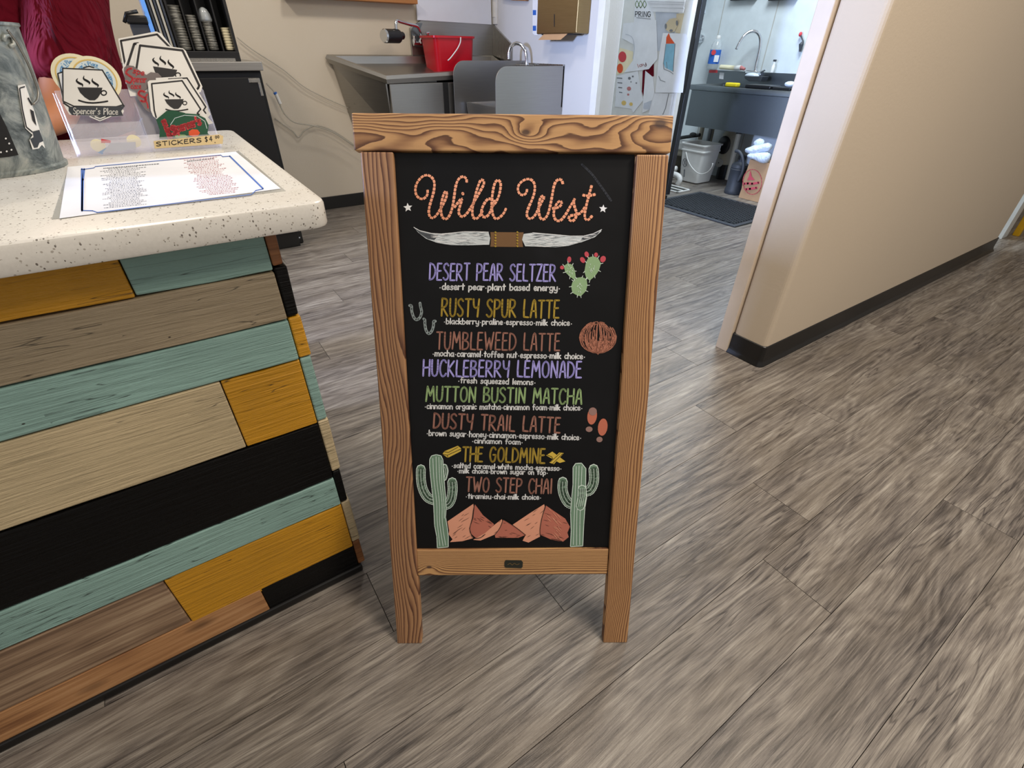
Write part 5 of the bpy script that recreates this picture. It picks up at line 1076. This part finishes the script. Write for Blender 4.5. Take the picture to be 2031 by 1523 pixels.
draw(e, 'ink_grey', lambda mb: FS.stroke(mb, ZF([(680, 1180), (655, 1290), (640, 1360), (605, 1440)]), 1.2, .0052))
pst = thing('paper_stack', 'thick stack of loose white papers clipped at the top of the tall door', 'paper', FS.p(1320, 10))
for i, (x0, x1, y0, y1) in enumerate(((430, 930, -60, 30), (440, 915, 20, 60), (455, 900, 50, 105), (470, 890, 100, 160))):
    mb = MB(); mb.prism([FS.p(*ZF([q])[0], .02+.006*(3-i)) for q in ((x0, y0), (x1, y0-4), (x1-12, y1), (x0+12, y1-12))], Vector((.006, 0, 0))); mb.build('sheet', M['paper'], pst, bevel=.001)
# kitchen sink
XS = 4.45; zs = .862; y0k, y1k = 2.1, 3.55
ks = thing('kitchen_sink', 'long stainless steel kitchen sink with deep apron on the kitchen wall', 'sink', (4.7, 2.9, 0))
mb = MB(); kr = lambda e_, z, r=.02: [(x, y, z) for x, y in rrect(XS+e_, KX-.022-e_*.3, y0k+e_, y1k-e_, max(.008, r), 3)]
mb.rings([kr(.012, zs-.345), kr(.012, zs-.045), kr(-.004, zs-.04), kr(-.004, zs-.006), kr(0, zs), kr(.028, zs), kr(.04, zs-.02), kr(.055, zs-.03), kr(.08, zs-.032), kr(.09, zs-.26)]); mb.build('tub', M['steel_cool'], ks, smooth='auto')
MB().box(KX-.020, KX-.004, y0k, atx(1404, 137, KX-.04).y, zs-.05, atx(1490, 140, KX-.04).z-.01).build('back_sheet', M['steel_cool'], ks, bevel=.003)
MB().box(4.93, KX-.024, 3.2, y1k+.02, zs-.02, zs).build('drainboard_edge', M['steel_cool'], ks)
for y in (2.25, 3.5):
    MB().cyl((4.85, y, 0), (4.85, y, zs-.34), .02, n=12).build('leg', M['steel_cool'], ks, smooth='auto')
ZK = z_off(8.959, 1380, 40); XB = KX-.045
def KK(pts, x=XB): return [atx(a, b, x) for a, b in ZK(pts)]
MB().prism([FSx for FSx in [atx(a, b, KX-.0205) for a, b in ZK([(240, 885), (385, 885), (385, 935), (235, 935)])]], (-.001, 0, 0)).build('red_label', M['ink_red'], ks); MB().prism([atx(a, b, KX-.0205) for a, b in ZK([(425, 930), (505, 935), (490, 1050), (415, 1040)])], (-.001, 0, 0)).build('white_label', M['paper'], ks)
# gooseneck
kf = thing('kitchen_faucet', 'tall chrome gooseneck faucet over the kitchen sink', 'faucet', KK([(1050, 870)])[0])
MB().tube(smooth_path([atx(a, b, x) for (a, b), x in zip(ZK([(1050, 880), (1080, 740), (1120, 580), (1145, 420), (1140, 300), (1090, 220), (1010, 195), (920, 225), (830, 310), (760, 420), (715, 520)]), [XB-.04]*4+[XB-.05, XB-.08, XB-.11, XB-.14, XB-.17, XB-.19, XB-.2])], 4), .013, 12).build('spout', M['chrome'], kf, smooth=True)
b_ = KK([(1050, 900)], XB-.04)[0]; MB().lathe(b_-Vector((0, 0, .05)), [(.03, 0), (.03, .02), (.02, .05), (.016, .07)], 16).build('base', M['chrome'], kf, smooth='auto')
p, q = KK([(1080, 960), (1240, 880)], XB-.08); MB().cyl(p, q, .012, .008).build('lever', M['chrome'], kf, smooth='auto'); p, q = KK([(900, 930), (1180, 960)], XB-.06); MB().cyl(p, q, .022, n=14).build('valve_body', M['chrome'], kf, smooth='auto')
# soap dish caddy
cdish = thing('sink_caddy', 'grey wire caddy heaped with soap below the kitchen faucet', 'caddy', KK([(1020, 1030)], XB-.1)[0])
MB().prism(KK([(860, 990), (1190, 1000), (1150, 1090), (940, 1085), (870, 1035)], XB-.14), (.1, 0, 0)).build('tray', M['charcoal'], cdish, bevel=.004); q = KK([(1000, 985)], XB-.1)[0]; MB().ball(q, .03, .075, .022).build('soap', M['bag_white'], cdish, smooth=True)
# bottle
def vbottle(lab, bpx, tpx, x, wpx):
    p = atx(*bpx, x); q = atx(*tpx, x); h = (q.z-p.z); r = wpx/2*(p-CO).length/FPX; e = thing('soap_bottle', lab, 'bottle', p)
    MB().lathe(p, [(r*.9, 0), (r, .01), (r, h*.62), (r*.92, h*.72), (r*.45, h*.88), (r*.33, h*.92)], 20).build('body', M['cup_plastic'], e, smooth='auto'); MB().lathe(p+Vector((0, 0, h*.90)), [(r*.40, 0), (r*.42, h*.05), (r*.28, h*.1)], 12).build('cap', M['plastic_white'], e, smooth='auto')
    return e, p, r, h
e, p, r, h = vbottle('clear dish soap bottle with a blue label, left on the kitchen sink', (1412, 137), (1423, 70), XB-.03, 16)
MB().lathe(p, [(r*1.02, h*.16), (r*1.02, h*.58)], 20, cap=False).build('label', M['ink_blue'], e, smooth=True, label='blue label')
vd = Vector((-.75, -.66, 0)).normalized(); sdv = Vector((.66, -.75, 0))
MB().prism([p+vd*r*1.05+sdv*a+Vector((0, 0, b)) for a, b in ((-r*.1, h*.22), (r*.75, h*.22), (r*.75, h*.42), (-r*.1, h*.42))], vd*.001).build('label_panel', M['paper'], e); MB().prism([p+vd*r*1.05+sdv*(-.4*r+r*.42*math.cos(t))+Vector((0, 0, h*.50+r*.42*math.sin(t))) for t in [i*math.pi/6 for i in range(12)]], vd*.001).build('label_spot', M['ink_red'], e)
# lying tube + small spray bottle
e = thing('squeeze_tube', 'cream tube with pink cap lying along the kitchen sink ledge', 'tube', KK([(600, 830)], XB-.01)[0]); p, q = KK([(440, 830), (700, 850)], XB-.01); MB().cyl(p, q, .020, n=12).build('body', M['sticker_cream'], e, smooth='auto'); p2, q2 = KK([(700, 850), (800, 845)], XB-.01); MB().cyl(p2, q2, .022, n=12).build('collar', M['plastic_white'], e, smooth='auto'); p2, q2 = KK([(800, 845), (870, 870)], XB-.01); MB().cyl(p2, q2, .018, .012, n=12).build('cap', M['ink_rose'], e, smooth='auto')
e = thing('small_bottle', 'tiny white spray bottle on the kitchen sink ledge, right of the faucet', 'bottle', KK([(1350, 925)], XB-.0)[0]); p = KK([(1350, 930)], XB)[0]; MB().lathe(p, [(.016, 0), (.016, .05), (.007, .065), (.007, .085)], 12).build('body', M['plastic_white'], e, smooth='auto'); MB().box(p.x-.008, p.x+.008, p.y-.012, p.y+.014, p.z+.085, p.z+.1).build('nozzle', M['charcoal'], e, bevel=.002)
# sponge, tray, cloth
p = atx(*ZK([(660, 1125)])[0], XS+.06); e = single(MB().box(p.x-.03, p.x+.03, p.y-.06, p.y+.06, zs+.001, zs+.032), 'sponge', M['yellow_sponge'], 'yellow sponge on the front rim of the kitchen sink', 'sponge', bevel=.01, seg=3)
p, q = atx(*ZK([(960, 1150)])[0], XS+.07), atx(*ZK([(1420, 1150)])[0], XS+.07); e = thing('black_tray', 'black rectangular tray lying across the kitchen sink rim', 'tray', ((p.x+q.x)/2, (p.y+q.y)/2, zs)); MB().box(XS+.0, XS+.16, q.y, p.y, zs+.002, zs+.03).build('tray', M['plastic_black'], e, bevel=.008)
p = atx(*ZK([(1600, 1190)])[0], XS+.06); e = thing('black_brush', 'black scrubbing brush beside the crumpled white cloth', 'brush', (p.x, p.y, zs)); MB().box(XS+.01, XS+.09, p.y-.07, p.y+.09, zs+.002, zs+.024).build('handle', M['plastic_black'], e, bevel=.006)
e = single(MB().ball((XS+.08, p.y-.02, zs+.045), .03, .05, .022, 10, 6), 'cloth', M['bag_white'], 'crumpled white cloth on the black brush', 'cloth', smooth=True)
# wall tap, hanging bag, hanging black pans, red handled tool
wt = thing('wall_tap', 'chrome wall tap between the tall door and the soap bottle', 'tap', atx(1384, 75, KX)); p = atx(1392, 77, KX); MB().cyl(p, p-Vector((.02, 0, 0)), .035, n=20).build('flange', M['chrome'], wt, smooth='auto')
a, b = atx(1374, 78, KX-.06), atx(1392, 77, KX-.06); MB().cyl(a, b, .014).build('body', M['chrome'], wt, smooth='auto'); MB().cyl(p, p-Vector((.07, 0, 0)), .014).build('stem', M['chrome'], wt, smooth='auto'); a, b = atx(1383, 78, KX-.06), atx(1383, 58, KX-.06); MB().cyl(a, b, .012, .006).build('spindle', M['chrome'], wt, smooth='auto'); a, b = atx(1374, 57, KX-.06), atx(1392, 58, KX-.06); MB().cyl(a, b, .007).build('handle', M['chrome'], wt, smooth='auto')
e = single(MB().tube(smooth_path([atx(a, b, KX-.06) for a, b in ((1392, -30), (1394, 0), (1392, 14), (1398, 27))], 3), [.06, .055, .05, .045, .04, .035, .03, .022, .016, .006], 8), 'hanging_bag', M['bag_white'], 'white plastic bag hanging at the top of the kitchen wall', 'bag', smooth=True)
MB().tube([atx(1373, 28, KX-.03), atx(1381, 17, KX-.02), atx(1386, 12, KX-.01)], .008).build('hook', M['charcoal'], e) if False else None
for lab, x0, x1 in (('black shelf bracket at the top of the kitchen wall, left one', 1453, 1501), ('black shelf bracket at the top of the kitchen wall, right one', 1528, 1581)):
    a, b = atx(x0, 2, KX-.01), atx(x1, 2, KX-.01); single(MB().box(KX-.05, KX-.004, b.y, a.y, a.z, a.z+.06), 'shelf_bracket', M['plastic_black'], lab, 'bracket', 'brackets at the top of the kitchen wall', bevel=.003)
e = thing('hanging_tool', 'thin hanging tool with a red tip beside the white door casing', 'tool', atx(1588, 80, KX-.03)); q = [atx(a, b, KX-.03) for a, b in ZK([(1860, 250), (1885, 320), (1905, 370), (1875, 430), (1850, 560)])]; MB().tube(q, [.008, .006, .007, .02, .008], 8).build('shaft', M['charcoal'], e); MB().ball(q[0], .014, .014, .018, 10, 6).build('tip', M['ink_red'], e, smooth=True)
# under the sink
ZU = z_off(6.924, 1310, 230)
def fl(px, py): return atz(*ZU([(px, py)])[0])
c = fl(430, 930); 
bk = thing('white_tub', 'square white plastic pail with handle under the kitchen sink', 'bucket', (c.x+.1, c.y+.02, 0)); xk = c.x
zk1 = atx(*ZU([(540, 395)])[0], xk-.01).z; yl = atx(*ZU([(240, 840)])[0], xk+.05).y; yr_ = atx(*ZU([(645, 900)])[0], xk+.05).y
cx_, cy_ = c.x+.115, c.y+.0; cy_ = (yl+yr_)/2+.02
mb = MB(); sq = lambda h_, z, r=.03: [(cx_+x, cy_+y, z) for x, y in rrect(-h_, h_, -h_, h_, r, 4)]
HB_ = .115; mb.rings([sq(HB_-.01, .004), sq(HB_, .012), sq(HB_+.022, zk1-.07), sq(HB_+.028, zk1-.07), sq(HB_+.028, zk1-.06), sq(HB_+.024, zk1-.055), sq(HB_+.026, zk1-.012), sq(HB_+.036, zk1-.012), sq(HB_+.036, zk1), sq(HB_+.02, zk1), sq(HB_-.01, .02)]); mb.build('body', M['plastic_white'], bk, smooth='auto')
FB = Flat((cx_-HB_-.03, 0, 0), (1, 0, 0)); hpts = [FB.p(a, b) for a, b in smooth_path(ZU([(350, 495), (380, 620), (450, 730), (540, 795), (640, 775), (700, 710), (718, 650)]), 3)]
MB().tube(hpts, .005, 8).build('handle', M['plastic_white'], bk, smooth=True)
mb = MB(); FB2 = Flat((cx_-HB_-.020, 0, 0), (1, 0, 0)); FB2.stroke(mb, ZU([(335+30*math.cos(t), 640+55*math.sin(t)) for t in [i*math.pi/8 for i in range(17)]]), 1, .0015); FB2.stroke(mb, ZU([(315, 600), (355, 680)]), 1, .0015); FB2.stroke(mb, ZU([(355, 600), (315, 680)]), 1, .0015); FB2.stroke(mb, ZU([(330, 740), (325, 830)]), 2.4, .0015); mb.build('printed_mark', M['ink_grey'], bk, fix=False)
# black jug
c = fl(930, 1075); jr = .085
jg = thing('black_jug', 'tall black plastic jug with curved handle, right of the white pail', 'jug', (c.x+.07, c.y, 0)); jc = Vector((c.x+.075, c.y, 0)); zj = atx(*ZU([(990, 620)])[0], jc.x).z
MB().lathe(jc, [(jr*.96, .002), (jr, .01), (jr, .04), (jr*.93, .05), (jr*.93, zj*.78), (jr*.96, zj*.80), (jr*.90, zj*.83), (jr*.94, zj*.86), (jr*.86, zj*.95), (jr*.5, zj*1.02), (jr*.38, zj*1.04), (jr*.38, zj*1.12)], 28).build('body', M['charcoal'], jg, smooth='auto')
MB().tube(smooth_path([atx(*ZU([q])[0], jc.x-.085) for q in ((1030, 480), (1080, 490), (1125, 560), (1140, 680), (1115, 800), (1060, 900))], 4), .014, 10).build('handle', M['charcoal'], jg, smooth=True)
MB().lathe(jc+Vector((0, 0, zj*1.10)), [(jr*.45, 0), (jr*.45, .03), (jr*.3, .035)], 16).build('cap', M['plastic_black'], jg, smooth='auto')
# paper sack with a white bag
c0, c1 = fl(1075, 1120), fl(1290, 1195); 
sc = thing('paper_sack', 'brown paper sack with a round red print beside the black jug', 'bag', ((c0.x+c1.x)/2+.1, (c0.y+c1.y)/2, 0)); xs_ = c0.x-.005; zsk = atx(*ZU([(1180, 590)])[0], xs_).z; yA = c0.y; yB = c0.y-.30
mb = MB(); R = random.Random(3)
def sr(z, e_): return [(xs_+e_+R.uniform(-.006, .006), yB, z), (xs_+.2-e_, yB, z), (xs_+.2-e_, yA-e_, z), (xs_+e_+.1, yA-e_+R.uniform(-.005, .005), z), (xs_+e_, yA-e_, z), (xs_+e_-.004, (yA+yB)/2, z)]
mb.rings([sr(.002, 0), sr(zsk*.25, .004), sr(zsk*.5, -.003), sr(zsk*.75, .006), sr(zsk, .008)]); mb.build('sack', M['brown_paper'], sc, smooth='auto')
FK = Flat((xs_-.006, 0, 0), (1, 0, 0)); mb = MB(); FK.stroke(mb, ZU([(1262+130*math.cos(t), 905+172*math.sin(t)) for t in [i*math.pi/12 for i in range(25)]]), 1.2, .002); FK.face(mb, ZU([(1235, 745), (1255, 830), (1300, 880), (1190, 880), (1215, 830)]), .002)
lettering(FK, mb, 'RUSTIC'.replace('I', 'I'), ZU([(1160, 955)])[0], ZU([(1350, 935)])[0], 7, 1.5, .002) if False else FK.stroke(mb, ZU([(1150, 930), (1200, 925), (1260, 930), (1350, 915)]), 4.5, .002); FK.stroke(mb, ZU([(1175, 1005), (1230, 1000), (1320, 985)]), 4.5, .002); mb.build('red_print', M['chalk_fruit'], sc, fix=False)
e = thing('plastic_bag', 'crumpled white plastic bag on top of the brown paper sack', 'bag', (xs_+.08, (yA+yB)/2, zsk)); P_ = [atx(*ZU([q])[0], xs_+.02) for q in ((1150, 470), (1230, 480), (1340, 460), (1440, 440), (1530, 410))]
mb = MB(); mb.tube(P_, [.012, .034, .04, .036, .036], 12); P2 = [atx(*ZU([q])[0], xs_+.0) for q in ((1180, 540), (1300, 560), (1400, 560), (1500, 590))]; mb.tube(P2, [.015, .03, .045, .05], 10); mb.tube([atx(*ZU([q])[0], xs_+.06) for q in ((1290, 380), (1350, 350), (1420, 390))], [.02, .04, .03], 8)
o = mb.build('film', M['bag_white'], e, smooth=True, sub=1); tx = bpy.data.textures.new('crumple', 'CLOUDS'); tx.noise_scale = .04; dm = o.modifiers.new('crumple', 'DISPLACE'); dm.texture = tx; dm.strength = .022
# pipes under the sink and the floor drain
pp = thing('drain_pipe', 'white drain elbow with a black collar over the floor grate', 'pipe', fl(240, 960)); xp = fl(240, 950).x
MB().tube(smooth_path([atx(*ZU([q])[0], xp) for q in ((60, 800), (120, 800), (190, 800), (250, 830), (265, 880), (235, 945))], 4), .026, 12).build('elbow', M['plastic_white'], pp, smooth=True)
a, b = [atx(*ZU([q])[0], xp) for q in ((125, 805), (172, 805))]; MB().cyl(a, b, .031, n=16).build('collar', M['plastic_black'], pp, smooth='auto')
MB().tube([atx(*ZU([q])[0], xp+.12) for q in ((40, 740), (130, 735), (215, 722))], .026, 12).build('upper_pipe', M['plastic_white'], pp, smooth=True)
gp = fl(200, 1010); gt = thing('floor_drain', 'white framed floor drain under the elbow pipe', 'drain', (gp.x, gp.y+.1, 0)); q = [fl(60, 1050), fl(345, 1040), fl(270, 965), fl(60, 960)]
x0g, x1g = gp.x-.10, gp.x+.10; y0g, y1g = fl(345, 1040).y, gp.y+.25
for bx_ in ((x0g, x0g+.02, y0g, y1g), (x1g-.02, x1g, y0g, y1g), (x0g, x1g, y0g, y0g+.02), (x0g, x1g, y1g-.02, y1g), (gp.x-.01, gp.x+.01, y0g+.02, y1g)): MB().box(*bx_, .0, .012).build('rim_bar', M['plastic_white'], gt, bevel=.003)
MB().box(x0g+.01, x1g-.01, y0g+.01, y1g-.01, .0, .004).build('grate', M['dark_bronze'], gt)
st = thing('supply_pipes', 'grey supply pipes and black valve fixed under the kitchen sink', 'pipe', (4.85, 3.2, 0))
for u, x_ in ((560, 4.9), (700, 4.9), (1080, 4.75)):
    p = atx(*ZU([(u, 230)])[0], x_); MB().cyl((p.x, p.y, .05), (p.x, p.y, .51), .024, n=12).build('pipe', M['beige_plastic'], st, smooth='auto')
    MB().cyl((p.x, p.y, .47), (p.x, p.y, .50), .032, n=12).build('collar', M['plastic_black'], st, smooth='auto')
a, b = atx(*ZU([(140, 320)])[0], 4.85), atx(*ZU([(540, 260)])[0], 4.85); MB().cyl(a, b, .018).build('black_pipe', M['plastic_black'], st, smooth='auto'); p = atx(*ZU([(450, 260)])[0], 4.84); MB().ball(p, .02, .05, .025).build('valve', M['plastic_black'], st, smooth=True)
mo = thing('mop_basin', 'low beige utility basin partly hidden behind the white pail', 'basin', (4.85, 3.85, 0)); yq = atx(*ZU([(290, 420)])[0], 4.72).y; MB().box(4.72, 4.98, yq-.02, yq+.45, .18, atx(*ZU([(180, 445)])[0], 4.72).z).build('basin', M['beige_plastic'], mo, bevel=.02); zz_ = atx(*ZU([(180, 445)])[0], 4.72).z; MB().box(4.70, 5.0, yq-.04, yq+.47, zz_, zz_+.07).build('rim', M['plastic_white'], mo, bevel=.01); MB().box(4.8, 4.9, yq+.1, yq+.2, 0, .18).build('foot', M['beige_plastic'], mo)
gc = atx(*ZU([(810, 640)])[0], 4.86); e = thing('pressure_gauge', 'round grey dial on a canister behind the black jug', 'gauge', gc); MB().lathe((gc.x+.08, gc.y, .15), [(.075, 0), (.075, .28), (.05, .32)], 20).build('canister', M['beige_plastic'], e, smooth='auto'); MB().cyl(gc, gc-Vector((.012, 0, 0)), .042, n=20).build('dial', M['door_grey'], e, smooth='auto'); MB().cyl(gc-Vector((.012, 0, 0)), gc-Vector((.016, 0, 0)), .006, n=8).build('hub', M['ink'], e); MB().cyl((gc.x+.08, gc.y, 0), (gc.x+.08, gc.y, .15), .05).build('foot', M['plastic_black'], e)
q = atx(*ZU([(870, 400)])[0], 4.82); e = single(MB().ball(q, .02, .075, .085, 16, 10), 'black_scoop', M['plastic_black'], 'round black scoop hanging behind the black jug', 'scoop', smooth=True)
# rubber mat: frame plus lattice with holes
mx0 = atz(1455, 451); mat_ = thing('rubber_mat', 'black rubber kitchen mat with round holes on the floor by the kitchen sink', 'mat', (3.85, 2.6, 0))
MX0, MX1, MY0, MY1 = mx0.x, 4.24, mx0.y-.01, 3.02
def slope_bar(x0, x1, y0, y1, nm='border'): MB().box(x0, x1, y0, y1, .001, .012).build(nm, M['charcoal'], mat_, bevel=.005)
slope_bar(MX0, MX0+.04, MY0, MY1); slope_bar(MX1-.04, MX1, MY0, MY1); slope_bar(MX0+.04, MX1-.04, MY0, MY0+.04); slope_bar(MX0+.04, MX1-.04, MY1-.04, MY1)
mb = MB(); st_ = .034; i = 0; y = MY0+.04
while y < MY1-.05:
    x = MX0+.04+(st_/2 if i % 2 else 0)
    while x < MX1-.05:
        n = 6; o_ = [(x+st_*.5+st_*.56*math.cos(math.pi/6+k*math.pi/3), y+st_*.5+st_*.56*math.sin(math.pi/6+k*math.pi/3)) for k in range(n)]; n_ = [(x+st_*.5+st_*.33*math.cos(math.pi/6+k*math.pi/3), y+st_*.5+st_*.33*math.sin(math.pi/6+k*math.pi/3)) for k in range(n)]
        mb.rings([[(a, b, .013) for a, b in o_], [(a, b, .013) for a, b in n_], [(a, b, .002) for a, b in n_]], cap=False); x += st_
    y += st_*.87; i += 1
o = mb.build('hole_lattice', M['rubber'], mat_, fix=False); o['kind'] = 'stuff'
MB().box(MX0+.03, MX1-.03, MY0+.03, MY1-.03, .0005, .002).build('underside', M['black_matte'], mat_)

# yellow chair at the right edge
yc = atz(2015, 467); ch = thing('yellow_chair', 'yellow chair at the far right edge beyond the tan wall', 'chair', (yc.x+.2, yc.y-.2, 0))
for dx, dy in ((0, 0), (.36, 0), (0, -.38), (.36, -.38)): MB().box(yc.x+dx-.02, yc.x+dx+.02, yc.y+dy-.02, yc.y+dy+.02, 0, .45).build('leg', M['yellow_paint'], ch, bevel=.004)
MB().box(yc.x-.03, yc.x+.39, yc.y-.41, yc.y+.03, .45, .475).build('seat', M['yellow_paint'], ch, bevel=.008)
MB().box(yc.x-.015, yc.x+.375, yc.y-.01, yc.y+.01, .19, .23).build('stretcher', M['yellow_paint'], ch, bevel=.003)
for dx in (0, .36): MB().box(yc.x+dx-.018, yc.x+dx+.018, yc.y-.4, yc.y-.365, .47, .85).build('back_post', M['yellow_paint'], ch, bevel=.004)
for z in (.6, .75): MB().box(yc.x-.015, yc.x+.375, yc.y-.39, yc.y-.37, z, z+.07).build('back_rail', M['yellow_paint'], ch, bevel=.004)
